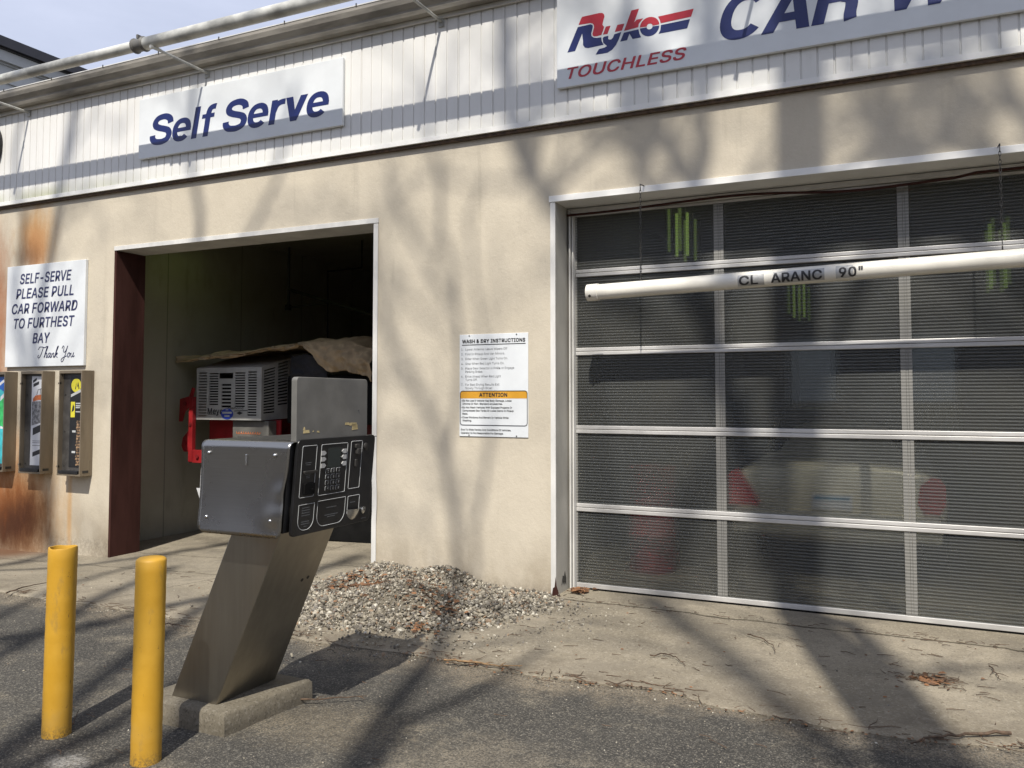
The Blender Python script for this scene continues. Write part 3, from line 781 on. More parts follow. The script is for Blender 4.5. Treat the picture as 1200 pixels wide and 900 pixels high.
# direction board by the open bay
s4 = thing('direction_sign', (-8.38, 0, 1.83), 'square white board telling drivers to pull forward, above the steel dispensers', 'sign')
x0, x1, z0, z1 = -9.018, -7.750, 1.826, 2.940
MB().box(x0, x1, -.034, -.001, z0, z1).build('board', 'sign_white', s4, bevel=.004)
fn = wallfn(-.0355)
m = MB()
for t, w, cx, z in (('SELF-SERVE', .83, -8.38, 2.735), ('PLEASE PULL', .93, -8.39, 2.572), ('CAR FORWARD', 1.06, -8.39, 2.408), ('TO FURTHEST', .98, -8.39, 2.246), ('BAY', .28, -8.42, 2.078)):
    m = MB(); put_text(m, t, cx, z, fn, height=.112, width=w, bold=.018, shear=.17, align='C'); m.build('lettering', 'navy_ink', s4, fixn=False)
# hand-drawn script words
def script(mb, strokes, ox, oz, sc, r):
    for st in strokes:
        # smooth the stroke
        P = [Vector((a, b, 0)) for a, b in st]; out = []
        for i in range(len(P)-1):
            p0, p1, p2, p3 = P[max(i-1, 0)], P[i], P[i+1], P[min(i+2, len(P)-1)]
            for k in range(5):
                t = k/5
                out.append(.5*((2*p1)+(p2-p0)*t+(2*p0-5*p1+4*p2-p3)*t*t+(3*p1-p0-3*p2+p3)*t**3))
        out.append(P[-1])
        mb.tube([(ox+(p.x+.22*p.y)*sc, -.0352, oz+p.y*sc) for p in out], r, 5)
T_ = [[(-.1, .75), (.05, .98), (.35, 1.0), (.75, .93), (1.0, 1.05)], [(.55, .95), (.45, .5), (.3, .1), (.1, .0), (.0, .15), (.12, .25)]]
def sh(st, dx): return [[(a+dx, b) for a, b in s] for s in st]
h_ = [[(0, .05), (.2, .6), (.32, 1.0), (.22, 1.0), (.1, .5), (.05, 0), (.15, .35), (.3, .42), (.32, .2), (.34, .02), (.45, .08)]]
a_ = [[(.35, .4), (.15, .42), (.03, .2), (.1, .02), (.25, .12), (.36, .4), (.34, .1), (.4, .0), (.5, .1)]]
n_ = [[(0, .38), (.05, .3), (.03, 0), (.12, .32), (.27, .42), (.3, .2), (.32, .02), (.44, .1)]]
k_ = [[(0, .05), (.2, .6), (.32, 1.0), (.2, .95), (.1, .5), (.05, 0), (.15, .3), (.32, .42), (.3, .28), (.15, .22), (.3, .05), (.45, .02)]]
Y_ = [[(-.1, .8), (.02, 1.02), (.15, .9), (.15, .55), (.3, .45), (.5, .65), (.6, 1.02), (.5, .4), (.35, -.25), (.15, -.4), (.05, -.2), (.3, .0), (.7, .12)]]
o_ = [[(.25, .4), (.08, .35), (.05, .12), (.15, .0), (.3, .1), (.32, .3), (.22, .4), (.3, .3), (.5, .35)]]
u_ = [[(0, .38), (.02, .12), (.12, .0), (.25, .12), (.32, .4), (.3, .1), (.36, 0), (.5, .12)]]
strokes = sh(T_, 0) + sh(h_, .85) + sh(a_, 1.32) + sh(n_, 1.82) + sh(k_, 2.26) + sh(Y_, 3.2) + sh(o_, 3.95) + sh(u_, 4.42)
m = MB(); script(m, strokes, -8.47, 1.918, .118, .0042)
m.build('script_lettering', 'navy_ink', s4, smooth=60)

# round black plate at the end of the fascia
rp = thing('round_sign', (-9.45, 0, 4.05), 'round black sign plate on the ribbed white fascia, past the direction board', 'sign')
m = MB()
disc = [(math.cos(2*PI*i/48)*.29, math.sin(2*PI*i/48)*.29) for i in range(48)]
m.prism(disc, lambda u, v, w: (-9.43+u, -.047-w, 4.335+v), .05); m.build('plate', 'black_plastic', rp, bevel=.004)
m = MB(); m.tube([(-9.43+p[0]*1.005, -.10, 4.335+p[1]*1.005) for p in disc], .010, 6, closed=True); m.build('rim', 'dark_steel', rp, smooth=60)

# ------------------------------------------------------------------ DISPENSERS
def dispenser(xr, label, art):
    w, d, za, zb = .347, .146, .690, 1.772
    xl = xr-w
    t = thing('vending_dispenser', (xr-w/2, 0, za), label, 'dispenser', 'wall dispensers under the direction board')
    m = MB(); m.box(xl, xr, -.030, -.002, za, zb)
    m.box(xr-.014, xr, -d, -.0305, za, zb).box(xl, xl+.012, -d, -.0305, za, zb).box(xl+.0125, xr-.0145, -d, -.0305, zb-.03, zb).box(xl+.0125, xr-.0145, -d, -.0305, za, za+.02)
    m.build('case', 'dispenser_steel', t, bevel=.002)
    MB().box(xl+.0125, xr-.0145, -.098, -.0307, za+.0205, zb-.0305).build('inner_panel', 'dispenser_dark', t)
    MB().box(xl+.03, xr-.03, -d-.006, -.0985, za+.021, za+.052).build('delivery_slot', 'black_plastic', t, bevel=.002)
    for z in (za+.09, zb-.13): MB().tube([(xl-.012, -d+.01, z), (xl+.012, -d+.01, z)], .012, 8).build('hinge', 'dispenser_steel', t, smooth=50)
    for z in (za+.10, za+.45, zb-.25): MB().tube([(xl+.045, -.098, z), (xl+.045, -.103, z)], .008, 8).build('rivet', 'dark_steel', t)
    MB().box(xr-.0005, xr+.003, -.115, -.05, za+.03, za+.055).build('latch', 'dark_steel', t)
    px0, px1, pz0, pz1 = xr-.228, xr-.02, za+.085, zb-.055
    P = lambda u, v, w: (px0+u*(px1-px0), -.0995-w, pz0+v*(pz1-pz0))
    art(t, P)
    return t
def rect(a, b, c, d): return [(a, b), (c, b), (c, d), (a, d)]
def art_dark(t, P):
    pst = MB().prism(rect(0, 0, 1, 1), P, .001).build('poster', 'black_plastic', t)
    Q = lambda u, v, w: P(u, v, .0012+w)
    MB().prism([(.42+.36*math.cos(2*PI*i/28), .895+.075*math.sin(2*PI*i/28)) for i in range(28)], Q, .0006).build('yellow_disc', 'yellow_print', pst)
    MB().prism(rect(.06, .545, .36, .715), Q, .0006).build('yellow_disc', 'yellow_print', pst)
    m = MB(); m.prism([(.05, .765), (.80, .825), (.80, .855), (.05, .795)], lambda u, v, w: Q(u, v, w+.0007), .0004)
    for i, v in enumerate((.69, .665, .645)): m.prism(rect(.42, v, .82-.1*(i == 2), v+.014), Q, .0005)
    m.prism(rect(.42, .60, .86, .612), Q, .0005); m.prism(rect(.20, .38, .45, .402), Q, .0005); m.prism(rect(.20, .155, .45, .177), Q, .0005)
    m.build('pale_marks', 'print_white', pst)
    m = MB(); m.prism([(.34, .86), (.44, .93), (.40, .845)], lambda u, v, w: Q(u, v, w+.0007), .0004).prism([(.47, .87), (.55, .935), (.66, .86), (.60, .85), (.55, .89)], lambda u, v, w: Q(u, v, w+.0007), .0004)
    m.prism([(.12, .60), (.22, .69), (.32, .66), (.30, .62)], lambda u, v, w: Q(u, v, w+.0007), .0004); m.build('dark_marks', 'black_ink', pst)
    m = MB(); rr = random.Random(3)
    for i in range(16):
        v = .02+i*.031
        m.prism([(.48+rr.uniform(-.05, .1), v), (.92+rr.uniform(-.15, .06), v+rr.uniform(0, .01)), (.90, v+.02), (.52, v+.026)], Q, .0005)
    m.build('photo_strip', 'photo_brown', pst)
def art_white(t, P):
    pst = MB().prism(rect(0, 0, 1, 1), P, .001).build('poster', 'poster_white', t)
    Q = lambda u, v, w: P(u, v, .0012+w)
    m = MB()
    for (a, b, c, d, s) in ((.08, .925, .36, .955, .03), (.12, .88, .55, .915, .03), (.16, .335, .84, .415, .05), (.18, .095, .80, .145, .04)):
        m.prism([(a, b), (c, b+s), (c, d+s), (a, d)], Q, .0006)
    m.build('dark_blocks', 'black_ink', pst)
    MB().prism([(.10, .745), (.30, .785), (.95, .80), (1, .75), (.96, .73), (.55, .735), (.12, .715)], Q, .0006).build('orange_car_print', 'orange_print', pst)
    MB().prism([(.05, .715), (1, .725), (1, .49), (.05, .445)], Q, .0005).build('grey_photo', 'photo_grey', pst)
    m = MB(); m.tube([Q(.40, .79, .001), Q(.50, .85, .001), Q(.90, .87, .001), Q(.97, .80, .001)], .003, 5); m.tube([Q(.66, .79, .001), Q(.68, .86, .001)], .003, 5)
    for v in (.27, .25, .22): m.prism(rect(.15, v, .85, v+.006), Q, .0005)
    m.build('line_drawing', 'grey_ink', pst)
def art_blue(t, P):
    pst = MB().prism(rect(0, 0, 1, 1), P, .001).build('poster', 'cyan_print', t)
    Q = lambda u, v, w: P(u, v, .0012+w)
    MB().prism([(0, .80), (.4, .86), (1, .80), (1, 1), (0, 1)], Q, .0005).build('blue_band', 'blue_print', pst)
    MB().prism([(.3, .45), (.7, .42), (1, .47), (1, .72), (.6, .76), (.35, .70)], Q, .0005).build('green_patch', 'green_print', pst)
    m = MB().prism([(.05, .86), (.8, .95), (.8, .985), (.05, .895)], lambda u, v, w: Q(u, v, w+.0007), .0004).prism([(.45, .72), (.95, .80), (.95, .845), (.45, .77)], lambda u, v, w: Q(u, v, w+.0007), .0004).prism(rect(.5, .40, .95, .43), Q, .0004)
    m.build('pale_marks', 'poster_white', pst)
dispenser(-7.620, 'steel wall dispenser with black poster and yellow disc, closest to the open bay', art_dark)
dispenser(-8.228, 'steel wall dispenser with white poster of an orange car, between two other dispensers', art_white)
dispenser(-8.836, 'steel wall dispenser with blue and green poster, farthest from the open bay', art_blue)

# ------------------------------------------------------------------ OVERHEAD PIPE
op = thing('overhead_pipe', (-3.5, -.66, 4.70), 'long grey pipe held out in front of the gutter on slanting rods', 'pipe')
m = MB(); m.tube([(-14.0, -.66, 4.735), (-6.31, -.66, 4.715)], .050, 16); m.build('pipe', 'pipe_grey', op, smooth=50)
m = MB(); m.tube([(-6.24, -.66, 4.715), (5.5, -.66, 4.695)], .058, 16); m.build('pipe', 'pipe_grey', op, smooth=50)
m = MB()
m.tube([(-6.355, -.66, 4.715), (-6.345, -.66, 4.715), (-6.335, -.66, 4.715), (-6.325, -.66, 4.715), (-6.24, -.66, 4.715), (-6.225, -.66, 4.715), (-6.215, -.66, 4.715), (-6.205, -.66, 4.715)], [.054, .068, .070, .058, .058, .070, .068, .060], 16)
m.box(-6.29, -6.27, -.70, -.62, 4.765, 4.80); m.build('coupling', 'plate_grey', op, smooth=40)
for i, xa in enumerate((-11.33, -8.70, -6.07, -3.458, -.83, 1.80)):
    m = MB(); m.tube([(xa-.02, -.66, 4.652), (xa, -.05, 4.634)], .013, 8); m.tube([(xa-.02, -.715, 4.648), (xa-.02, -.60, 4.655)], .016, 8)
    m.box(xa-.025, xa+.025, -.060, -.0525, 4.59, 4.66)
    m.build('support_rod', 'pipe_grey', op, smooth=40)

# ------------------------------------------------------------------ CLEARANCE BAR
PZ = lambda x: 2.277 + (x+2.145)*.0235
RP = .0575; YP = -.12
cb = thing('clearance_bar', (-.2, YP, 2.28), 'white plastic clearance bar with black lettering hung on chains before the door', 'barrier')
m = MB(); m.tube([(-2.13, YP, PZ(-2.13)), (2.1, YP, PZ(2.1))], RP, 28); m.build('tube', 'pvc_white', cb, smooth=40)
m = MB(); m.tube([(-2.150, YP, PZ(-2.15)), (-2.145, YP, PZ(-2.145)), (-2.06, YP, PZ(-2.06)), (-2.058, YP, PZ(-2.058))], [.052, .063, .064, .058], 28)
m.build('end_cap', 'pvc_white', cb, smooth=40)
MB().tube([(-2.11, YP-.058, PZ(-2.11)-.03), (-2.11, YP-.066, PZ(-2.11)-.034)], .010, 8).build('cap_screw', 'dark_steel', cb)
def curl(extra):
    def fn(u, v, w):
        a = v/RP; r = RP+extra+w
        return (u, YP - r*math.cos(a), PZ(u) + r*math.sin(a))
    return fn
def curved_strip(mb, u0, u1, v0, v1, extra):
    f = curl(extra)
    mb.grid(2, 9, lambda a, b: f(u0+(u1-u0)*a, v0+(v1-v0)*b, 0))
m = MB()
curved_strip(m, -1.035, -.86, -.052, .030, .0008); curved_strip(m, -.80, -.475, -.050, .034, .0008)
m.build('silver_tape', 'silver_tape', cb, fixn=False)
m = MB(); curved_strip(m, -.405, -.30, -.048, .040, .0008); m.build('silver_tape', 'silver_tape', cb, fixn=False)
def curved_text(body, u0, width, h, v0, mat):
    vs, fs = text_mesh(body, .02, 0, 1.0)
    bm = bmesh.new(); bv = [bm.verts.new((x, y, k*.0003)) for x, y, k in vs]
    for f in fs:
        try: bm.faces.new([bv[i] for i in f])
        except ValueError: pass
    ymax = max(p[1] for p in vs)
    for k in range(1, 14):
        bmesh.ops.bisect_plane(bm, geom=bm.verts[:]+bm.edges[:]+bm.faces[:], plane_co=(0, k*ymax/14, 0), plane_no=(0, 1, 0))
    bm.verts.index_update()
    x0 = min(v.co.x for v in bm.verts); x1 = max(v.co.x for v in bm.verts); y0 = min(v.co.y for v in bm.verts); y1 = max(v.co.y for v in bm.verts)
    f = curl(.0020)
    mb = MB(); mb.add([f(u0+(v.co.x-x0)/(x1-x0)*width, v0+(v.co.y-y0)/(y1-y0)*h, v.co.z) for v in bm.verts], [tuple(v.index for v in q.verts) for q in bm.faces])
    bm.free()
    mb.build('lettering', mat, cb, fixn=False)
curved_text('CL', -1.025, .125, .066, -.042, 'black_ink')
curved_text('ARANC', -.815, .325, .066, -.042, 'black_ink')
curved_text('90"', -.385, .145, .066, -.040, 'black_ink')
def chain(x, ztop, zbot, y):
    m = MB(); n = int((ztop-zbot)/.026); 
    for i in range(n):
        zc = ztop-.013-i*.026; pts = []
        for k in range(10):
            a = 2*PI*k/10; du = .0065*math.cos(a); dz = .0175*math.sin(a)
            pts.append((x+du, y, zc+dz) if i % 2 else (x, y+du, zc+dz))
        m.tube(pts, .0022, 5, closed=True)
    ring = [(x, y+.016*math.cos(2*PI*k/14)*.9, zbot-.010+.016*math.sin(2*PI*k/14)) for k in range(14)]
    m.tube(ring, .0035, 5, closed=True)
    m.tube([(x, -.024, ztop+.03), (x, y-.005, ztop+.02), (x, y, ztop+.005)], .004, 6)
    m.build('hanging_chain', 'dark_steel', cb, smooth=60)
chain(-1.735, ROZ-.02, PZ(-1.735)+RP+.018, YP+.0)
chain(.548, ROZ-.02, PZ(.548)+RP+.018, YP+.0)

# ------------------------------------------------------------------ BOLLARDS
def bollard(x, y, tilt, h, label, hollow):
    t = thing('bollard', (x, y, 0), label, 'bollard', 'yellow bollards beside the pay station')
    lean = lambda z: (x+math.sin(tilt)*z, y)
    m = MB(); n = 28; r = .060
    prof = [(r+.003, -.06), (r, 0)] + [(r + .0006*math.sin(i*2.3), .03*i) for i in range(1, int(h/.03))]
    if hollow: prof += [(r, h-.006), (r-.002, h), (r-.007, h), (r-.008, h-.004), (r-.008, h-.06)]
    else: prof += [(r, h-.010), (r-.004, h-.003), (r-.012, h+.002), (r-.035, h+.006), (.004, h+.008)]
    vs = []
    for rr, z in prof:
        for j in range(n):
            a = 2*PI*j/n; dz = .0018*math.sin(a*2+.7)+.0012*math.sin(5*a) if (hollow and z > h-.02 and z <= h) else 0
            vs.append((x+math.sin(tilt)*z+rr*math.cos(a), y+rr*math.sin(a), z+dz))
    N = len(prof)
    fs = [(i*n+j, i*n+(j+1) % n, (i+1)*n+(j+1) % n, (i+1)*n+j) for i in range(N-1) for j in range(n)]
    m.add(vs, fs)
    if not hollow: m.add(vs[-n:], [tuple(range(n))])
    m.build('pipe', 'yellow', t, smooth=45)
    if hollow:
        m = MB(); cx = x+math.sin(tilt)*h
        m.prism([(math.cos(2*PI*j/24)*(r-.0085), math.sin(2*PI*j/24)*(r-.0085)) for j in range(24)], lambda u, v, w: (cx+u, y+v, h-.035+w), .006)
        m.build('rusty_fill', 'twig_brown', t)
bollard(-2.861, -3.464, .010, .832, 'yellow bollard with a closed domed top, standing against the concrete block', False)
bollard(-3.458, -3.427, .016, .826, 'yellow bollard with an open rusty top, standing clear of the concrete block', True)

# ------------------------------------------------------------------ CONCRETE BLOCK + PAY STATION
blk = MB()
def blkpt(u, v, top):
    xa, xb = -3.285+(.05*v), -2.742+(.045*v); y = -3.150+v*.545
    i = .012 if top else 0
    return (xa+i+(xb-xa-2*i)*u, y+(i if v < .5 else -i), .102 if top else -.05)
N_ = 14
def blk_surf():
    lo = [(0, 0), (1, 0), (1, 1), (0, 1)]
    ring = []
    for k in range(4):
        a, b = lo[k], lo[(k+1) % 4]
        for i in range(N_): ring.append((a[0]+(b[0]-a[0])*i/N_, a[1]+(b[1]-a[1])*i/N_))
    n = len(ring); vs = []
    for lvl, (z, ins) in enumerate(((-.06, 0), (.03, 0), (.090, .002), (.102, .014))):
        for q, (u, v) in enumerate(ring):
            cx, cy = (u-.5)*2, (v-.5)*2
            xa, xb = -3.285+(.05*v), -2.742+(.045*v)
            x = xa+(xb-xa)*u - ins*cx; y = -3.150+v*.545 - ins*cy
            jz = .004*noise.noise((q*.9, lvl*3.0, 1)) if lvl > 1 else 0
            vs.append((x+.004*noise.noise((q*.7, lvl*2.0, 5)), y+.004*noise.noise((q*.7, lvl*2.0, 9)), z+jz))
    fs = [(l*n+i, l*n+(i+1) % n, (l+1)*n+(i+1) % n, (l+1)*n+i) for l in range(3) for i in range(n)]
    fs.append(tuple(3*n+i for i in range(n)))
    return vs, fs
blk.add(*blk_surf())
tag(blk.build('concrete_block', 'block_concrete', smooth=50), 'low weathered concrete block carrying the slanted steel post', 'plinth')

ks = thing('pay_station', (-3.0, -2.88, .1), 'steel pay station on a slanted post with keypad panel and grey plate on top', 'pay station')
# slanted post
m = MB()
bz, tz = .092, .93
bx0, bx1 = -3.147, -2.868; sx = (tz-bz)*.4525
vs = [(bx0, -3.075, bz), (bx1, -3.075, bz), (bx1, -2.68, bz), (bx0, -2.68, bz), (bx0+sx, -3.075, tz), (bx1+sx, -3.075, tz), (bx1+sx, -2.68, tz), (bx0+sx, -2.68, tz)]
m.add(vs, [(0, 3, 2, 1), (4, 5, 6, 7), (0, 1, 5, 4), (1, 2, 6, 5), (2, 3, 7, 6), (3, 0, 4, 7)])
post = m.build('slanted_post', 'post_steel', ks, bevel=.004)
nrm = Vector((math.cos(math.atan(.4525)), 0, -math.sin(math.atan(.4525))))
for yy, zz in ((-2.735, .628), (-2.695, .634)):
    xx = bx1+(zz-bz)*.4525
    MB().tube([Vector((xx, yy-.045, zz))-nrm*.004, Vector((xx, yy-.045, zz))+nrm*.0012], .009, 10).build('bolt_hole', 'black_plastic', post)
# head
YF, YK = -3.150, -2.515
ZB, ZT = .900, 1.306
def face_x(z): return -2.424 + (z-ZB)/(ZT-ZB)*.034
hd = MB().prism([(-2.880, ZB+.012), (face_x(ZB)-.016, ZB+.012), (face_x(ZT)-.018, ZT-.012), (-2.880, ZT-.012)], lambda u, v, w: (u, YK+.01-w, v), YK-YF+.0)
head = hd.build('housing', 'dark_steel', ks)
# stainless cover: front sheet bent over the top
def cover():
    mb = MB(); prof = []
    r = .030
    for i in range(25): prof.append((YF-.012, ZB-.004+(ZT-r-ZB+.004)*i/24))
    for i in range(1, 8):
        a = PI/2*i/7; prof.append((YF-.012+r-r*math.cos(a), ZT-r+r*math.sin(a)))
    for i in range(1, 5): prof.append((YF-.012+r+(YK-YF-.02)*i/4, ZT))
    nu = 30; vs = []
    for j, (y, z) in enumerate(prof):
        zz = min(z, ZT); rc = .035
        ins = 0
        if zz < ZB+rc: dzz = rc-(zz-ZB+.004); ins = rc-math.sqrt(max(0, rc*rc-dzz*dzz)) if dzz > 0 else 0
        xa = -2.892+ins; xb = face_x(zz)+.004-ins*.6
        xb += -.010*math.exp(-((zz-1.09)/.07)**2)
        for i in range(nu):
            u = i/(nu-1); x = xa+(xb-xa)*u
            yy = y
            if j < 25:
                yy -= .006*math.exp(-((u-.93)/.12)**2-((zz-.99)/.05)**2) - .004*math.exp(-((u-.9)/.14)**2-((zz-.92)/.05)**2)
                yy -= .004*math.exp(-((u-.97)/.1)**2-((zz-1.09)/.04)**2)
                yy += .003*math.sin(u*PI)*math.sin((zz-ZB)/(ZT-ZB)*PI) - .022*max(0, 1-(zz-ZB)/(ZT-ZB)*1.25)**2
            vs.append((x, yy, z))
    n = len(prof)
    fs = [(j*nu+i, j*nu+i+1, (j+1)*nu+i+1, (j+1)*nu+i) for j in range(n-1) for i in range(nu-1)]
    mb.add(vs, fs); return mb
cv = cover().build('front_cover', 'stainless', ks, smooth=60, fixn=False)
so = cv.modifiers.new('thick', 'SOLIDIFY'); so.thickness = .003; so.offset = -1
for (x, z) in ((-2.843, 1.250), (-2.466, 1.248), (-2.842, .965), (-2.478, .968)):
    m = MB(); m.tube([(x, YF-.008, z), (x, YF-.018-(.010 if z < 1 else 0), z), (x, YF-.022-(.010 if z < 1 else 0), z)], [.0085, .0085, .004], 10); m.build('screw', 'chrome', cv, smooth=50)
MB().box(-2.632, -2.622, YF-.0165, YF-.010, 1.200, 1.248).build('lock_slot', 'chrome', cv, bevel=.002)
# keypad panel
ang = math.atan2(face_x(ZT)-face_x(ZB), ZT-ZB)
PN = Vector((math.cos(ang), 0, -math.sin(ang))); PU = Vector((0, 1, 0)); PV = Vector((math.sin(ang), 0, math.cos(ang)))
PO = Vector((face_x(ZB)-.004, -3.118, ZB-.006)); PW, PH = .580, .422
def pan(u, v, w): return PO + PU*(u*PW) + PV*(v*PH) + PN*w
def rrect(a, b, c, d, r, asp=1.0, n=5):
    out = []; rx, ry = r/PW, r/PH
    for cx, cy, a0 in ((c-rx, d-ry, 0), (a+rx, d-ry, 90), (a+rx, b+ry, 180), (c-rx, b+ry, 270)):
        for i in range(n): q = rad(a0+90*i/(n-1)); out.append((cx+rx*math.cos(q), cy+ry*math.sin(q)))
    return out
cp = MB().prism(rrect(0, 0, 1, 1, .022), pan, .014).build('control_panel', 'black_plastic', ks, bevel=.002)
def kp(x, y):
    xl = 150-(y-85)/770*35; xr = 860-(y-75)/680*30; u = (x-xl)/(xr-xl)
    yt = 85-10*u; yb = 855-100*u
    return (u, 1-(y-yt)/(yb-yt))
T0 = .0142
def panel_outline(mb, pts, r=.0012): mb.tube([pan(*p, T0+.0004) for p in pts], r, 5, closed=True)
def krect(x0, y0, x1, y1): 
    a = kp(x0, (y0+y1)/2)[0]; c = kp(x1, (y0+y1)/2)[0]; d = kp((x0+x1)/2, y0)[1]; b = kp((x0+x1)/2, y1)[1]
    return a, b, c, d
m = MB()
for q in ((180, 135, 300, 540), (340, 130, 578, 525), (612, 118, 720, 492)): panel_outline(m, rrect(*krect(*q), .006))
def bag(x0, y0, x1, y1, r):
    a, b, c, d = krect(x0, y0, x1, y1); rx, ry = min(r/PW, (c-a)/2), r/PH
    out = [(a, d), (c, d)]
    for cx, a0 in ((c-rx, 0), (a+rx, -90)):
        for i in range(7): q = rad(a0-90*i/6); out.append((cx+rx*math.cos(q), b+ry+ry*math.sin(q)))
    return out
panel_outline(m, bag(168, 598, 298, 800, .045)); panel_outline(m, bag(328, 570, 578, 770, .05))
panel_outline(m, [(p[0], p[1]) for p in rrect(*krect(605, 552, 718, 690), .003)])
m.build('printed_border', 'print_white', cp)
m = MB(); m.prism(rrect(*krect(405, 162, 520, 318), .004), lambda u, v, w: pan(u, v, T0+w), .001); m.build('screen', 'screen', cp)
for xx, ys_, fl in ((366, (200, 248, 300), 1), (550, (192, 238, 290), -1)):
    for yy in ys_:
        a, b, c, d = krect(xx-21, yy-17, xx+21, yy+17)
        k_in = .022*fl
        if fl > 0: poly = [(a, b), (c-.02, b), (c, (b+d)/2), (c-.02, d), (a, d)]
        else: poly = [(a+.02, b), (c, b), (c, d), (a+.02, d), (a, (b+d)/2)]
        MB().prism(poly, lambda u, v, w: pan(u, v, T0+w), .004).build('button', 'button_grey', cp)
m = MB(); m2 = MB()
for j, row in enumerate(('123', '456', '789', '*0#')):
    for i, ch in enumerate(row):
        x = 408+48.5*i; y = 345+46*j-3*i
        q = krect(x-18, y-17, x+18, y+17)
        m.prism(rrect(*q, .003, n=3), lambda u, v, w: pan(u, v, T0+w), .004)
        panel_outline(m2, [(p[0], p[1]) for p in rrect(*q, .003, n=3)], .0010)
        f3 = lambda u, v, w: pan(u/PW, v/PH, T0+.0048)
        put_text(m2, ch, (q[0]+q[2])/2*PW, (q[1]+.16*(q[3]-q[1]))*PH, f3, height=(q[3]-q[1])*PH*.62, bold=.02, align='C')
kpd = m.build('keypad', 'black_plastic', cp); m2.build('key_print', 'print_white', kpd, fixn=False)
# bill slot, card slot, coin return, lock
m = MB(); q = krect(195, 330, 305, 352); m.prism(rrect(*q, .003, n=3), lambda u, v, w: pan(u, v, T0+w), .012); m.build('bill_slot', 'dark_steel', cp, bevel=.002)
m = MB(); q = krect(205, 430, 290, 520); m.prism(rrect(*q, .006), lambda u, v, w: pan(u, v, T0+w), .008); q = krect(262, 470, 282, 490); m.prism(rrect(*q, .003), lambda u, v, w: pan(u, v, T0+.0081+w), .004); m.build('bill_latch', 'dark_rubber', cp)
m = MB()
for (x, y, w_) in ((240, 270, 50), (240, 285, 40), (240, 360, 50), (240, 375, 36), (240, 388, 30), (228, 735, 66), (230, 752, 70), (230, 772, 24), (232, 625, 60), (232, 645, 70), (232, 665, 66), (232, 685, 70), (455, 690, 120), (455, 705, 70), (455, 632, 90), (655, 604, 50), (770, 735, 50)):
    q = krect(x-w_/2, y-3, x+w_/2, y+3); m.prism(rrect(*q, .0006, n=2), lambda u, v, w: pan(u, v, T0+w), .0005)
m.build('fine_print', 'print_dim', cp)
m = MB()
for (x0_, y0_, x1_, y1_, h_) in ((652, 140, 690, 175, .010), (660, 175, 698, 222, .016), (655, 262, 678, 322, .008)):
    m.prism(rrect(*krect(x0_, y0_, x1_, y1_), .005), lambda u, v, w: pan(u, v, T0+w), h_)
m.build('card_reader', 'dark_steel', cp, bevel=.002)
m = MB()
cu, cvv = kp(664, 655); 
def cup(a, b):
    th = PI*a; ph = PI/2*b
    return pan(cu + .092*math.cos(th+PI)*1.0*math.cos(ph*.0+0)*(1-.0*b)*math.cos(ph*.25), cvv - .115*math.sin(th)*math.cos(ph*.35), T0+.024*math.sin(ph)*(math.sin(th)*.7+.3))
m.grid(17, 7, lambda a, b: pan(cu+.090*math.cos(PI+PI*a)*(1-b), cvv-.125*math.sin(PI*a)*(1-b)+.0, T0+.022*math.sin(PI/2*b)))
m.build('coin_return', 'chrome', cp, smooth=60, fixn=False)
for (x, y, mt, nm) in ((757, 670, 'chrome', 'key_lock'), (760, 162, 'dark_steel', 'lock_cover')):
    u, v = kp(x, y); c0 = pan(u, v, T0); m = MB(); m.tube([c0, c0+PN*.006, c0+PN*.009], [.017, .017, .012], 16); m.build(nm, mt, cp, smooth=40)
# grey plate standing on the head
pl = MB()
pX = -2.418
fnp = lambda u, v, w: (pX-.030+w, u, v)
out = []
r = .018
for cx, cy, a0 in ((-2.553-r, 1.586-r, 0), (-3.085+r, 1.588-r, 90)):
    for i in range(6): q = rad(a0+90*i/5); out.append((cx+r*math.cos(q), cy+r*math.sin(q)))
out += [(-3.085, 1.300), (-2.553, 1.300)]
pl.prism(out, fnp, .030)
plate = pl.build('top_plate', 'plate_grey', ks, bevel=.003)
m = MB()
fnt = lambda u, v, w: (pX+.0006+w, u, v)
rr = random.Random(5)
for (y0, z0, y1, z1) in ((-3.040, 1.338, -2.995, 1.352), (-3.04, 1.352, -3.025, 1.366), (-2.975, 1.342, -2.965, 1.349), (-2.945, 1.340, -2.925, 1.346), (-2.68, 1.340, -2.632, 1.366), (-2.70, 1.362, -2.64, 1.376), (-2.735, 1.366, -2.70, 1.378)):
    m.prism([(y0, z0), (y1, z0+rr.uniform(-.003, .003)), (y1-.004, z1), (y0+rr.uniform(0, .006), z1)], fnt, .0006)
m.build('tape_residue', 'old_tape', plate)
MB().tube([(pX, -2.63, 1.437), (pX+.004, -2.63, 1.437)], .004, 8).build('screw', 'chrome', plate)

# ------------------------------------------------------------------ SPREADER INSIDE THE BAY
sp = thing('salt_spreader', (-6.3, 1.6, -.1), 'red framed salt spreader with slotted grey engine cover parked in the open bay', 'spreader')
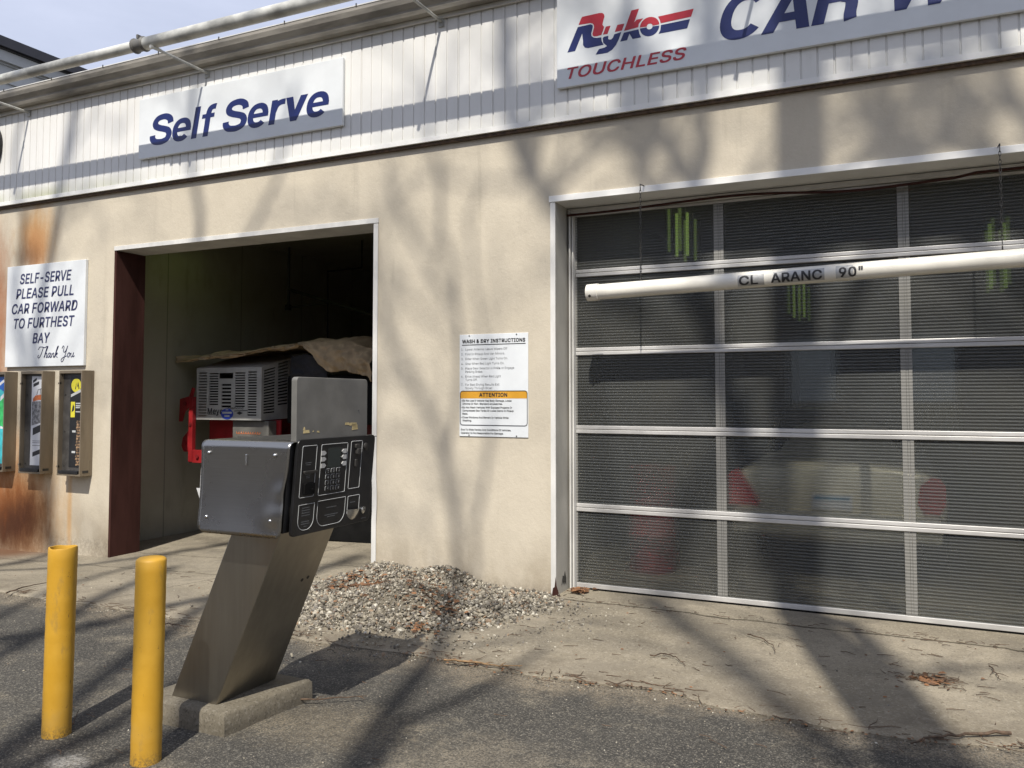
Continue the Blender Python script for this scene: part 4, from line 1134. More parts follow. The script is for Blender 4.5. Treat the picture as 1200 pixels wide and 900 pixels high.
# engine cover with real slots
CXA, CXB, CYA, CYB, CZA, CZB = -7.535, -6.555, 1.30, 1.95, 1.235, 1.835
def slotted(rects, u0, u1, v0, v1, fn, t):
    us = sorted({u0, u1, *[r[0] for r in rects], *[r[2] for r in rects]}); vs_ = sorted({v0, v1, *[r[1] for r in rects], *[r[3] for r in rects]})
    mb = MB()
    def hole(a, b):
        return any(r[0] < a < r[2] and r[1] < b < r[3] for r in rects)
    H = [[hole((us[i]+us[i+1])/2, (vs_[j]+vs_[j+1])/2) for j in range(len(vs_)-1)] for i in range(len(us)-1)]
    for i in range(len(us)-1):
        for j in range(len(vs_)-1):
            if H[i][j]: continue
            a, b, c, d = us[i], us[i+1], vs_[j], vs_[j+1]
            mb.add([fn(a, c, 0), fn(b, c, 0), fn(b, d, 0), fn(a, d, 0)], [(0, 1, 2, 3)])
            for (di, dj, p, q) in ((-1, 0, (a, d), (a, c)), (1, 0, (b, c), (b, d)), (0, -1, (a, c), (b, c)), (0, 1, (b, d), (a, d))):
                ii, jj = i+di, j+dj
                if 0 <= ii < len(us)-1 and 0 <= jj < len(vs_)-1 and H[ii][jj]:
                    mb.add([fn(*p, 0), fn(*q, 0), fn(*q, t), fn(*p, t)], [(0, 1, 2, 3)])
    return mb
rects = []
# five columns seen on the face (fractions of the face)
cols = [(.035, .165, .06, .945, 16), (.20, .345, .235, .925, 14), (.395, .545, .24, .72, 7), (.60, .755, .25, .93, 14), (.795, .93, .085, .945, 17)]
for (a, b, v0, v1, n) in cols:
    for k in range(n):
        vv = v0+(v1-v0)*k/n; h = (v1-v0)/n*.52
        rects.append((a, vv, b, vv+h))
rects = [r for r in rects if not (.33 < r[0] < .60 and r[3] > .80) and not (r[0] > .17 and r[0] < .79 and r[1] < .24)]
rects.append((.355, .79, .57, .90))
W_, H_ = CXB-CXA, CZB-CZA
frontfn = lambda u, v, w: (CXA+u*W_, CYA+w, CZA+v*H_)
mb = slotted(rects, 0, 1, 0, 1, frontfn, .012)
srects = []
for (a, b, v0, v1, n) in ((.06, .35, .12, .95, 16), (.42, .69, .24, 1.05, 15), (.75, .97, .33, 1.1, 14)):
    for k in range(n):
        vv = v0+(v1-v0)*k/n
        if vv < 1.0: srects.append((a, vv, b, min(vv+(v1-v0)/n*.52, .99)))
sidefn = lambda u, v, w: (CXB-w, CYA+u*(CYB-CYA), CZA+.02*u+v*(H_+.165*u-.02*u))
mb2 = slotted(srects, 0, 1, 0, 1, sidefn, .012)
mb.v += []; o_ = len(mb.v); mb.v += mb2.v; mb.f += [tuple(i+o_ for i in f) for f in mb2.f]; mb.mi += mb2.mi
mb.add([(CXA, CYA, CZB), (CXB, CYA, CZB), (CXB, CYB, CZB+.165), (CXA, CYB, CZB+.165)], [(0, 1, 2, 3)])
mb.add([(CXA, CYA, CZA), (CXA, CYA, CZB), (CXA, CYB, CZB+.165), (CXA, CYB, CZA)], [(0, 1, 2, 3)])
mb.add([(CXA, CYB, CZA), (CXB, CYB, CZA+.02), (CXB, CYB, CZB+.165), (CXA, CYB, CZB+.165)], [(0, 1, 2, 3)])
ec = mb.build('engine_cover', 'grey_plastic', sp, fixn=False)
fe = wallfn(CYA-.0015)
m = MB(); put_text(m, 'Meyer', CXA+.185*W_, CZA+.105*H_, fe, height=.072, width=.27, bold=.02)
put_text(m, 'Diamond', CXA+.50*W_, CZA+.205*H_, fe, height=.028, width=.23, bold=.01)
m.prism([(CXA+.63*W_, CZA+.135*H_), (CXA+.68*W_, CZA+.100*H_), (CXA+.73*W_, CZA+.135*H_), (CXA+.68*W_, CZA+.165*H_)], wallfn(CYA-.001), .0012)
m.prism([(CXA+.60*W_, CZA+.165*H_), (CXA+.80*W_, CZA+.175*H_), (CXA+.80*W_, CZA+.19*H_), (CXA+.60*W_, CZA+.18*H_)], wallfn(CYA-.001), .0012)
m.prism([(CXA+.195*W_, CZA+.10*H_), (CXA+.36*W_, CZA+.10*H_), (CXA+.36*W_, CZA+.108*H_), (CXA+.195*W_, CZA+.108*H_)], wallfn(CYA-.001), .0012)
m.build('lettering', 'black_ink', ec, fixn=False)
st = MB().prism([(CXA+.49*W_+.092*math.cos(2*PI*i/30), CZA+.115*H_+.062*math.sin(2*PI*i/30)) for i in range(30)], wallfn(CYA-.003), .001).build('round_sticker', 'sticker_blue', ec)
m = MB()
for (z, w_, h_) in ((.20, .04, .010), (.135, .14, .022), (.075, .075, .018)):
    m.box(CXA+.49*W_-w_/2, CXA+.49*W_+w_/2, CYA-.0052, CYA-.0041, CZA+(z-.015)*H_, CZA+(z-.015)*H_+h_)
m.build('sticker_print', 'print_white', ec)
# engine block glimpsed through the slots
MB().box(CXA+.08, CXB-.08, CYA+.12, CYB-.06, CZA+.03, CZB-.12).build('engine', 'dark_rubber', sp, bevel=.02)
# red frame
m = MB()
m.box(-7.585, -7.525, 1.235, 1.29, .745, 1.50).box(-7.58, -7.36, 1.245, 1.275, .735, .885)
m.prism([(-7.735, 1.475), (-7.60, 1.505), (-7.585, 1.38), (-7.66, 1.32), (-7.70, 1.21), (-7.745, 1.21)], wallfn(1.26), .02)
m.prism([(-7.60, 1.505), (-7.555, 1.61), (-7.52, 1.60), (-7.55, 1.48)], wallfn(1.27), .02)
m.prism([(-7.68, 1.02), (-7.60, 1.10), (-7.585, .96), (-7.60, .86), (-7.66, .86), (-7.70, .93)], wallfn(1.26), .02)
m.build('upright_bracket', 'red_paint', sp, bevel=.004)
for (x, z) in ((-7.64, 1.42), (-7.555, 1.18), (-7.44, .81), (-7.65, .96)): MB().tube([(x, 1.235, z), (x, 1.225, z)], .022, 10).build('bracket_bolt', 'dark_red_paint', sp)
MB().box(-7.524, -6.45, 1.50, 1.53, .80, 1.232).build('cross_panel', 'red_paint', sp, bevel=.004)
MB().box(-7.50, -5.02, 1.97, 2.02, .78, 1.72).build('hopper_panel', 'dark_red_paint', sp, bevel=.005)
MB().prism([(1.98, 1.0), (2.9, .9), (3.6, 1.72), (2.025, 1.76)], lambda u, v, w: (-7.3+w, u+.05, v), 2.26).build('hopper', 'dark_red_paint', sp, bevel=.01)
MB().box(-5.10, -5.02, 1.40, 1.95, .75, 1.78).build('side_rail', 'red_paint', sp, bevel=.005)
MB().box(-7.03, -6.50, 1.36, 1.498, .80, 1.228).build('chute', 'plate_grey', sp, bevel=.01)
m = MB(); 
m.tube([(-6.93+.006*i, 1.315+.012*math.cos(i*1.1), 1.09+.012*math.sin(i*1.1)) for i in range(60)], .004, 5)
m.build('rusty_spring', 'orange_print', sp, smooth=60)
MB().box(-6.30, -5.12, 1.42, 1.94, 1.20, 1.74).build('fuel_tank', 'dark_rubber', sp, bevel=.03)
m = MB(); m.box(-6.9, -5.12, 1.45, 3.4, -.03+ -.04, .76); m.build('skid_base', 'dark_rubber', sp, bevel=.02)
m = MB(); m.prism([(-7.50, .44), (-7.40, .44), (-7.36, .31), (-7.44, .31)], wallfn(1.30), .01); m.tube([(-7.44, 1.30, .42), (-7.42, 1.30, .80)], .012, 6); m.tube([(-7.42, 1.31, .36), (-6.85, 1.5, .36)], .012, 6); m.build('deflector_flap', 'poster_white', sp)

# tarp thrown over the spreader
def tarp():
    mb = MB()
    prof = [(-7.87, 1.925), (-7.70, 1.94), (-7.23, 2.005), (-6.72, 2.02), (-6.23, 2.075), (-5.88, 2.115), (-5.43, 2.11), (-5.10, 2.03), (-5.02, 1.96)]
    def top(x):
        for (a, za), (b, zb) in zip(prof, prof[1:]):
            if x <= b: return za+(zb-za)*smooth01((x-a)/(b-a))
        return prof[-1][1]
    nu, nv = 190, 46
    def fn(a, b):
        x = -7.87+2.85*a
        t = top(x)
        hang = .055 + .02*math.sin(x*7)
        if x > -6.0: hang = .05+.30*smooth01((x+6.0)/.45)*(1-.15*abs(math.sin((x+5.55)*3)))
        if x < -7.2: hang = .02+.045*smooth01((x+7.87)/.6)
        wr = noise.noise((x*3.2, b*6, 1.0))*.030 + noise.noise((x*9, b*14, 4.0))*.026 + noise.noise((x*21, b*20, 6.0))*.014
        if b < .45:
            q = b/.45                                     # hanging front edge up to the ridge
            z = t-hang*(1-q)**1.2; y = 1.235 + .10*q**2 - .05*math.sin(q*PI)
            y += wr*1.6; z += wr*.6*q
            fold = noise.noise((x*6+b*2.0, b*1.2, 8.0))*.06 + noise.noise((x*17+b*9, b*3, 2.0))*.03
            y += fold*(1-q)
        else:
            q = (b-.45)/.55
            z = t + .02*math.sin(q*PI) + .06*q - .02*q*q; y = 1.335+1.2*q; z += wr
        if x < -7.4:
            y = 1.30+(y-1.30)*smooth01((x+7.87)/.47)
        return (x, y, z)
    mb.grid(nu, nv, fn); return mb
tp = tarp().build('canvas_tarp', 'tan_canvas', smooth=80, fixn=False)
tag(tp, 'crumpled tan canvas tarp thrown over the top of the salt spreader', 'tarp')
so = tp.modifiers.new('thick', 'SOLIDIFY'); so.thickness = .006
m = MB()
def ragfn(a, b):
    x = -6.20+.50*a; z = 1.96-.30*b
    return (x+.03*noise.noise((a*4, b*4, 1)), 1.36+.05*noise.noise((a*5, b*5, 3))+.03*b, z+.03*noise.noise((a*6, b*3, 7)))
m.grid(16, 12, ragfn); rg = m.build('dark_rag', 'dark_cloth', smooth=80, fixn=False); tag(rg, 'bunched dark cloth tucked under the tan canvas tarp', 'cloth')
so = rg.modifiers.new('thick', 'SOLIDIFY'); so.thickness = .006

# swivel boom in the bay
wb = thing('wash_boom', (-7.6, 3.0, CEIL), 'thin dark swivel boom with hose hanging from the ceiling of the open bay', 'wash boom')
m = MB(); m.tube([(-7.63, 3.0, CEIL), (-7.63, 3.0, 2.68)], .018, 8); m.box(-7.66, -7.60, 2.97, 3.03, 2.68, 2.76); m.build('bracket', 'dark_steel', wb, smooth=40)
m = MB(); m.tube([(-7.63, 3.0, 2.97), (-6.22, 3.0, 2.55), (-5.2, 3.0, 2.25)], .024, 8); m.tube([(-7.63, 3.0, 2.72), (-6.9, 3.0, 2.755)], .014, 8); m.build('arm', 'dark_steel', wb, smooth=40)
m = MB(); m.tube([(-6.42, 3.0, 3.19), (-6.97, 3.0, 3.175), (-6.965, 3.0, 2.9), (-6.955, 3.0, 1.6)], .010, 6); m.tube([(-6.42, 3.0, 3.19), (-6.42, 3.0, CEIL)], .010, 6); m.build('hose', 'dark_rubber', wb, smooth=40)

# lamps inside
def twin_lamp(x, y, z, ln, label, strong=False, vertical=True, mt='green_lamp'):
    t = thing('tube_lamp', (x, y, z), label, 'lamp', None if strong else 'green tube lamps behind the ribbed door')
    if vertical:
        MB().box(x-.11, x+.11, y+.03, y+.07, z-.03, z+ln+.03).build('lamp_housing', 'dark_steel', t)
        for dx in (-.06, .06): MB().tube([(x+dx, y, z), (x+dx, y, z+ln)], .016, 10).build('tube', mt, t, smooth=40)
    else:
        MB().box(x-.06, x-.02, y-.03, y+ln+.03, z-.05, z+.05).build('lamp_housing', 'dark_steel', t)
        for dz in (-.03, .03): MB().tube([(x, y, z+dz), (x, y+ln, z+dz)], .018, 10).build('tube', 'green_lamp_strong', t, smooth=40)
(ax, az), (bx, bz_) = fac(799, 240, 3.2), fac(799, 300, 3.2)
twin_lamp(ax, 3.2, bz_, az-bz_, 'tall twin green tube lamp behind the top door panel beside the first chain')
(ax, az), (bx, bz_) = fac(936, 330, 5.0), fac(936, 372, 5.0)
twin_lamp(ax, 5.0, bz_, az-bz_, 'short twin green tube lamp glowing below the lettered clearance bar', mt='green_lamp_dim')
(ax, az), (bx, bz_) = fac(1168, 262, 3.2), fac(1168, 338, 3.2)
twin_lamp(ax, 3.2, bz_, az-bz_, 'twin green tube lamp behind the second chain of the clearance bar', mt='green_lamp_dim')
twin_lamp(-7.55, .85, 3.40, .8, 'green tube lamp high on the lining of the open bay', True, False)

# ------------------------------------------------------------------ CAR BEHIND THE DOOR
car = thing('parked_car', (-.57, 1.32, 0), 'pale beige sedan seen from behind through the ribbed door panels', 'car')
cxm = -.57
def loft(stations, n=28, ex=3.2):
    mb = MB(); vs = []
    for (y, w, z0, z1) in stations:
        zc, hz = (z0+z1)/2, (z1-z0)/2
        for j in range(n):
            a = 2*PI*j/n; ca, sa = math.cos(a), math.sin(a)
            vs.append((cxm+w*math.copysign(abs(ca)**(2/ex), ca), y, zc+hz*math.copysign(abs(sa)**(2/ex), sa)))
    N = len(stations)
    fs = [(i*n+j, i*n+(j+1) % n, (i+1)*n+(j+1) % n, (i+1)*n+j) for i in range(N-1) for j in range(n)]
    fs += [tuple(range(n)), tuple((N-1)*n+j for j in range(n))]
    return mb.add(vs, fs)
b = loft([(1.34, .74, .46, .90), (1.37, .81, .42, .95), (1.5, .845, .28, .985), (1.9, .865, .22, 1.0), (2.6, .87, .20, 1.0), (3.8, .87, .20, .98), (4.6, .86, .22, .95), (5.3, .81, .26, .85), (5.7, .70, .32, .74), (5.78, .6, .38, .66)])
b2 = loft([(1.95, .62, .92, 1.0), (2.35, .64, .92, 1.22), (2.75, .64, .92, 1.40), (3.5, .63, .92, 1.43), (4.0, .64, .92, 1.36), (4.7, .72, .90, .97)])
o_ = len(b.v); b.v += b2.v; b.f += [tuple(i+o_ for i in f) for f in b2.f]; b.mi += b2.mi
b.build('body', 'car_paint', car, smooth=50)
bm_ = MB(); bm_.box(cxm-.80, cxm+.80, 1.27, 1.40, .36, .56); bm_.build('bumper', 'car_paint', car, bevel=.03)
for s_ in (-1, 1):
    xo = cxm+s_*.83; xi = cxm+s_*.57
    MB().prism([(xo, .58), (xo, .84), (xo+.05, .885), (xo+.10, .87), (xi-.03, .66), (xi, .58)] if s_ < 0 else [(xo-.04, .58), (xo, .66), (xo, .80), (xo-.04, .86), (xo-.10, .87), (xi+.08, .80), (xi+.06, .66), (xi+.10, .58)], wallfn(1.36), .03).build('tail_light', 'tail_red', car, bevel=.006)
lp = MB().box(cxm-.155, cxm+.155, 1.315, 1.335, .585, .70).build('licence_plate', 'poster_white', car)
MB().box(cxm-.135, cxm+.135, 1.312, 1.3145, .66, .69).build('plate_band', 'plate_blue', lp)
MB().add([(cxm-.58, 1.97, 1.0), (cxm+.58, 1.97, 1.0), (cxm+.53, 2.66, 1.375), (cxm-.53, 2.66, 1.375), (cxm-.58, 2.02, .98), (cxm+.58, 2.02, .98), (cxm+.53, 2.71, 1.35), (cxm-.53, 2.71, 1.35)], [(0, 1, 2, 3), (7, 6, 5, 4), (0, 4, 5, 1), (1, 5, 6, 2), (2, 6, 7, 3), (3, 7, 4, 0)]).build('rear_window', 'car_glass', car)
for s_ in (-1, 1):
    for yy in (2.25, 4.75):
        x = cxm+s_*.78
        w = MB().tube([(x-s_*.11, yy, .30), (x-s_*.10, yy, .30), (x+s_*.075, yy, .30), (x+s_*.09, yy, .30)], [.28, .32, .32, .29], 24).build('wheel', 'dark_rubber', car, smooth=40)
        MB().tube([(x+s_*.08, yy, .30), (x+s_*.095, yy, .30)], .19, 16).build('rim', 'aluminium', w, smooth=40)

dr = thing('drum', (-2.05, 1.25, -.03), 'dim red drum showing faintly through the ribbed panels nearest the jamb', 'drum')
m = MB(); m.lathe([(.0, -.03), (.20, -.03), (.21, 0), (.20, .02), (.20, .28), (.212, .30), (.20, .32), (.20, .58), (.212, .60), (.20, .62), (.20, .86), (.212, .875), (.205, .89), (.19, .875), (.0, .875)], -2.05, 1.25, 28); m.build('barrel', 'dark_red_paint', dr, smooth=40)
m = MB(); m.lathe([(.03, .876), (.03, .89), (.0, .89)], -1.97, 1.25, 12); m.build('bung_cap', 'dark_steel', dr)
# ------------------------------------------------------------------ NEIGHBOUR
nb = thing('neighbour_house', (-16, 2, 0), 'pale sided house with dark eaves rising beyond the flat roof', 'house')
MB().box(-22, -13.02, .2, 24, -.5, 7.0).build('wall', 'house_siding', nb)
m = MB(); z = -.3
while z < 6.98:
    zt = min(z+.285, 7.0)
    m.add([(-13.015, .2, zt), (-12.985, .2, z), (-12.985, 24, z), (-13.015, 24, zt), (-13.03, .2, z), (-13.03, 24, z)], [(0, 1, 2, 3), (1, 4, 5, 2)])
    z += .285
m.build('lap_board', 'house_siding', nb, fixn=False)
MB().box(-13.0, -12.93, 0, 24.2, 6.86, 7.03).build('eave_board', 'house_siding', nb)
rf = MB().box(-22.3, -12.84, -.2, 24.3, 7.06, 7.215).build('roof', 'dark_fascia', nb)
MB().prism([(-22.3, 7.22), (-12.85, 7.22), (-17.5, 8.0)], lambda u, v, w: (u, -.2+w, v), 24.5).build('roof_slope', 'dark_fascia', rf)
MB().box(-12.98, -12.90, -.1, 24.2, 7.032, 7.058).build('soffit_strip', 'dark_steel', nb)

# ------------------------------------------------------------------ GRAVEL
def ico():
    bm = bmesh.new(); bmesh.ops.create_icosphere(bm, subdivisions=1, radius=1)
    v = [tuple(p.co) for p in bm.verts]; bm.verts.index_update(); f = [tuple(q.index for q in p.verts) for p in bm.faces]; bm.free(); return v, f
IV, IF = ico()
def pile_h(x, y):
    g = lambda cx, cy, sx_, sy_: math.exp(-((x-cx)/sx_)**2-((y-cy)/sy_)**2)
    h = .150*g(-3.92, -.20, .30, .36) + .150*g(-3.36, -.16, .26, .34) + .15*g(-3.22, -.92, .36, .30) + .07*g(-3.55, -.85, .6, .55) + .05*g(-2.75, -.30, .38, .38) + .03*g(-2.75, -.85, .35, .4)
    return h
def stone(mb, x, y, z, s, rr):
    ax = Vector((rr.uniform(.6, 1.35), rr.uniform(.6, 1.2), rr.uniform(.45, .9)))*s
    rot = Matrix.Rotation(rr.uniform(0, 6.28), 3, Vector((rr.uniform(-1, 1), rr.uniform(-1, 1), rr.uniform(-1, 1)+.01)).normalized())
    vs = []
    for v in IV:
        p = Vector(v)*rr.uniform(.78, 1.18); p = rot @ Vector((p.x*ax.x, p.y*ax.y, p.z*ax.z)); vs.append((x+p.x, y+p.y, z+p.z))
    mb.add(vs, IF)
def gravel():
    rr = random.Random(11); mb = MB()
    mb.grid(50, 50, lambda a, b: (lambda x, y: (x, y, ground_z(x, y)+pile_h(x, y)-.012))(-4.45+2.5*a, -1.85+1.845*b), 1)
    k = 0
    while k < 11000:
        x = rr.uniform(-4.4, -2.15); y = rr.uniform(-1.8, -.012); h = pile_h(x, y)
        if h < .012*rr.uniform(.6, 1.8): continue
        if x > -2.47 and y > -.1: continue
        k += 1
        fine = math.exp(-((x+3.22)/.34)**2-((y+.95)/.28)**2)
        s = .0055+.0125*rr.random()**1.6
        s *= 1-.35*fine
        if rr.random() < .05: s *= 1.7
        stone(mb, x, y, ground_z(x, y)+h+rr.uniform(-.012, .008), s, rr)
    for i in range(1100):       # spill round the foot
        a = rr.uniform(0, 2*PI); d = abs(rr.gauss(0, .22)); x = -3.25+(1.1+d)*math.cos(a); y = -.75+(.82+d)*math.sin(a)
        if y > -.05 or (x > -2.4 and y > -.2): continue
        stone(mb, x, y, ground_z(x, y)+.016+pile_h(x, y), rr.uniform(.004, .012), rr)
    return mb
gp = gravel().build('gravel_pile', ['pebbles', 'block_concrete'], fixn=False); tag(gp, kind='stuff')
rr = random.Random(21); mb = MB()
for i in range(2600):
    x = rr.uniform(-6.5, 1.2); y = rr.uniform(-4.2, -1.0)
    if noise.noise((x*1.4, y*1.4, 9)) < rr.uniform(-.3, .5): continue
    on = y > apron_edge(x)
    z = ground_z(x, y) + .012*noise.noise((x*.8, y*.8, 0)) + (.014 if on else 0)
    stone(mb, x, y, z+.001, rr.uniform(.0018, .005) if rr.random() < .95 else rr.uniform(.006, .011), rr)
for i in range(900):
    x = rr.uniform(-6.5, 1.2); y = apron_edge(x)-abs(rr.gauss(0, .07))+.02
    stone(mb, x, y, ground_z(x, y)+.012*noise.noise((x*.8, y*.8, 0))+.002, rr.uniform(.002, .006), rr)
tag(mb.build('loose_grit', 'pebbles', fixn=False), kind='stuff')
# leaf litter
rr = random.Random(31); mb = MB()
def leaf(x, y, z, s):
    a = rr.uniform(0, 6.28); ca, sa = math.cos(a), math.sin(a); c = rr.uniform(.15, .6)
    pts = [(-1, 0, 0), (-.4, .42, c), (.35, .36, c*.9), (1, 0, .1), (.35, -.36, c*.8), (-.4, -.42, c)]
    tilt = Matrix.Rotation(rr.uniform(-.7, .7), 3, 'X')
    vs = []
    for p in pts:
        q = tilt @ Vector((p[0]*s, p[1]*s, p[2]*s*.5)); vs.append((x+q.x*ca-q.y*sa, y+q.x*sa+q.y*ca, z+q.z+s*.15))
    mb.add(vs, [(0, 1, 2, 3), (0, 3, 4, 5)])
def blob(cx, cy, sx_, sy_, n, smin, smax):
    for i in range(n):
        x = rr.gauss(cx, sx_); y = rr.gauss(cy, sy_)
        if y > -.02 and x < -2.45: continue
        leaf(x, y, ground_z(x, y)+.016+(pile_h(x, y) if -4.4 < x < -2 else 0), rr.uniform(smin, smax))
blob(-3.75, -.75, .16, .05, 90, .012, .03); blob(-3.95, -.55, .10, .06, 40, .012, .03); blob(-2.95, -1.02, .12, .09, 90, .012, .03); blob(-2.85, -1.35, .10, .05, 40, .01, .025)
blob(-3.45, -.5, .25, .12, 60, .01, .025); blob(-3.6, -.9, .35, .25, 90, .006, .018); blob(-2.9, -.6, .25, .2, 60, .006, .018)
blob(-2.33, .17, .035, .05, 60, .02, .04)
g0 = gnd(1090, 797); blob(g0[0], g0[1], .06, .05, 60, .008, .028)
for i in range(260):
    x = rr.uniform(-2.6, 1.0); y = apron_edge(x)+rr.gauss(0, .025); leaf(x, y, .012+ground_z(x, y), rr.uniform(.004, .014))
for i in range(160):
    x = rr.uniform(-7, 1.0); y = rr.uniform(-1.7, -.2); leaf(x, y, .018+ground_z(x, y), rr.uniform(.004, .012))
tag(mb.build('leaf_litter', 'leaves', fixn=False), kind='stuff')
rr = random.Random(41); mb = MB()
def bit(x, y, l):
    a = rr.uniform(-.5, .5) + (0 if rr.random() < .6 else rr.uniform(0, 3)); z = ground_z(x, y)+.016+(pile_h(x, y) if -4.4 < x < -2.2 else 0)
    p = [(x+math.cos(a)*l*t+rr.gauss(0, l*.05), y+math.sin(a)*l*t+rr.gauss(0, l*.05), z+rr.uniform(.001, .005)) for t in (0, .35, .7, 1)]
    mb.tube(p, [.0022, .002, .0016, .001], 4)
for i in range(190): x = rr.uniform(-6.2, 1.0); bit(x, apron_edge(x)+rr.gauss(.01, .035), rr.uniform(.03, .14))
for i in range(90): bit(rr.uniform(-2.4, 1.0), rr.gauss(-.10, .05), rr.uniform(.02, .08))
for i in range(150): bit(rr.uniform(-6.5, 1.0), rr.uniform(-1.7, -.3), rr.uniform(.02, .10))
for i in range(60): bit(rr.gauss(g0[0], .09), rr.gauss(g0[1], .06), rr.uniform(.03, .10))
for i in range(60): bit(rr.uniform(-5, .5), rr.uniform(-3.6, -1.9), rr.uniform(.02, .07))
tag(mb.build('twig_litter', 'twig_brown', fixn=False), kind='stuff')
# twigs
def twig(pxs, r, label, mat='twig_brown', forks=2, seed=1):
    q = random.Random(seed); pts = []
    G = [gnd(*p) for p in pxs]
    for (a, b) in zip(G, G[1:]):
        for k in range(5):
            t = k/5; x = a[0]+(b[0]-a[0])*t+q.gauss(0, .004); y = a[1]+(b[1]-a[1])*t+q.gauss(0, .004); pts.append((x, y))
    pts.append(G[-1]); n = len(pts)
    P3 = [(x, y, ground_z(x, y)+.020+r+abs(q.gauss(0, .003))) for x, y in pts]
    m = MB(); m.tube(P3, [r*(1-.6*i/(n-1)) for i in range(n)], 6)
    for f in range(forks):
        i = q.randint(1, n-2); p = Vector(P3[i]); d = (Vector(P3[i+1])-p).normalized(); s = q.choice((-1, 1))
        e = p+(d*.6+Vector((-d.y, d.x, 0))*s*.7)*q.uniform(.03, .09)
        m.tube([p, (p+e)/2+Vector((0, 0, .004)), e], [r*.6, r*.45, r*.2], 5)
    tag(m.build('fallen_twig', mat, smooth=60), label, 'twig', 'twigs lying on the ground')
twig([(1182, 866), (1140, 868), (1105, 871), (1068, 879)], .008, 'thick dark twig lying where the asphalt meets the concrete before the door', seed=2)
twig([(876, 744), (895, 750), (906, 757), (909, 766)], .004, 'short hooked twig on bare concrete in front of the shut door', seed=3)
twig([(520, 779), (550, 781), (580, 786), (612, 786)], .006, 'long tan twig at the concrete edge below the gravel pile', 'twig_tan', 3, seed=4)
twig([(763, 772), (780, 769), (795, 776), (803, 784)], .004, 'small crooked twig with side shoots alone on the sunny concrete', forks=4, seed=5)
twig([(8, 699), (30, 691), (56, 684)], .006, 'dark straight stick on concrete behind the open topped bollard', forks=1, seed=6)
twig([(340, 826), (375, 826), (430, 822)], .005, 'thin brown twig on asphalt touching the concrete block', forks=2, seed=7)
twig([(186, 735), (205, 737), (222, 740)], .005, 'brown twig on the concrete edge between block post and domed bollard', forks=3, seed=8)
twig([(1160, 782), (1167, 790), (1173, 798)], .004, 'tiny bent twig on the concrete past the leaf clump', forks=2, seed=9)
twig([(65, 858), (84, 856), (93, 838)], .004, 'thin twig leaning against the foot of the open topped bollard', forks=0, seed=10)

# ------------------------------------------------------------------ TREES (they stand behind the viewer, between the sun and the wall)
SX, SY = math.sin(SUN_AZ), -math.cos(SUN_AZ)
def lift(p, d): return Vector((p[0]+SX*d, SY*d, p[1]+TANE*d))
def W(x, y): return fac(x, y)
def G(x, y):
    gx, gy = gnd(x, y); h = -gy/math.cos(SUN_AZ); return (gx-SX*h, -TANE*h)
def tree(label, d0, limbs, seed, twigs=3, base=True, spread=1.0):
    q = random.Random(seed)
    bx = limbs[0][0][0][0]
    t = thing('bare_tree', (bx+SX*d0, SY*d0, 0), label, 'tree', 'bare trees across the lot')
    tm = MB(); cm = MB()
    def child(p, dirv, ln, r, dd, lev):
        pts = [p]; a = dirv; n = 5
        for i in range(n):
            a += q.gauss(0, .22); pts.append((pts[-1][0]+math.cos(a)*ln/n, pts[-1][1]+math.sin(a)*ln/n))
        dep = [dd+q.uniform(-.8, .8)*i/n for i in range(n+1)]
        cm.tube([lift(pp, e) for pp, e in zip(pts, dep)], [max(.003, r*(1-.7*i/n)) for i in range(n+1)], 5, caps=False)
        if lev > 0:
            for i in range(q.randint(2, 3)):
                k = q.randint(1, n); child(pts[k], a+q.choice((-1, 1))*q.uniform(.35, .9), ln*q.uniform(.45, .7), r*.55, dep[k], lev-1)
    for k, (pts, w0, w1) in enumerate(limbs):
        # resample
        P = []; 
        for a, b in zip(pts, pts[1:]):
            n = max(2, int(math.hypot(b[0]-a[0], b[1]-a[1])/.35))
            for i in range(n): P.append((a[0]+(b[0]-a[0])*i/n+(q.gauss(0, .012) if k else 0), a[1]+(b[1]-a[1])*i/n))
        P.append(pts[-1]); n = len(P)
        R = [(w0+(w1-w0)*i/(n-1))/2 for i in range(n)]
        D = [d0]*n if k == 0 else [d0+.5*math.sin(k*2.1)*i/n for i in range(n)]
        (tm if k == 0 else cm).tube([lift(p, e) for p, e in zip(P, D)], R, 8)
        m_ = len(P)
        for j in range(int(twigs*m_/6)+ (1 if twigs else 0)):
            i = q.randint(m_//4, m_-1)
            if P[i][1] < -2.5: continue
            a = math.atan2(P[min(i+1, m_-1)][1]-P[max(i-1, 0)][1], P[min(i+1, m_-1)][0]-P[max(i-1, 0)][0])
            child(P[i], a+q.choice((-1, 1))*q.uniform(.4, 1.0), q.uniform(.5, 1.3)*spread, max(.006, R[i]*.4), D[i], 2)
    tm.build('trunk', 'wood_bark', t, smooth=60)
    if cm.v: cm.build('limbs', 'wood_bark', t, smooth=60)
    return t
def down(d): return -TANE*d-.3
xt = -.632
tree('tall straight bare trunk across the lot facing the shut door', 8.2, [([(xt, down(8.2)), (xt, 5.6), (xt+.03, 8.0)], .36, .33), ([(xt, 5.4), (xt+.5, 6.4), (xt+.9, 7.6)], .15, .08), ([(xt, 5.9), (xt-.6, 6.8), (xt-1.0, 8)], .13, .06)], 1, twigs=1)
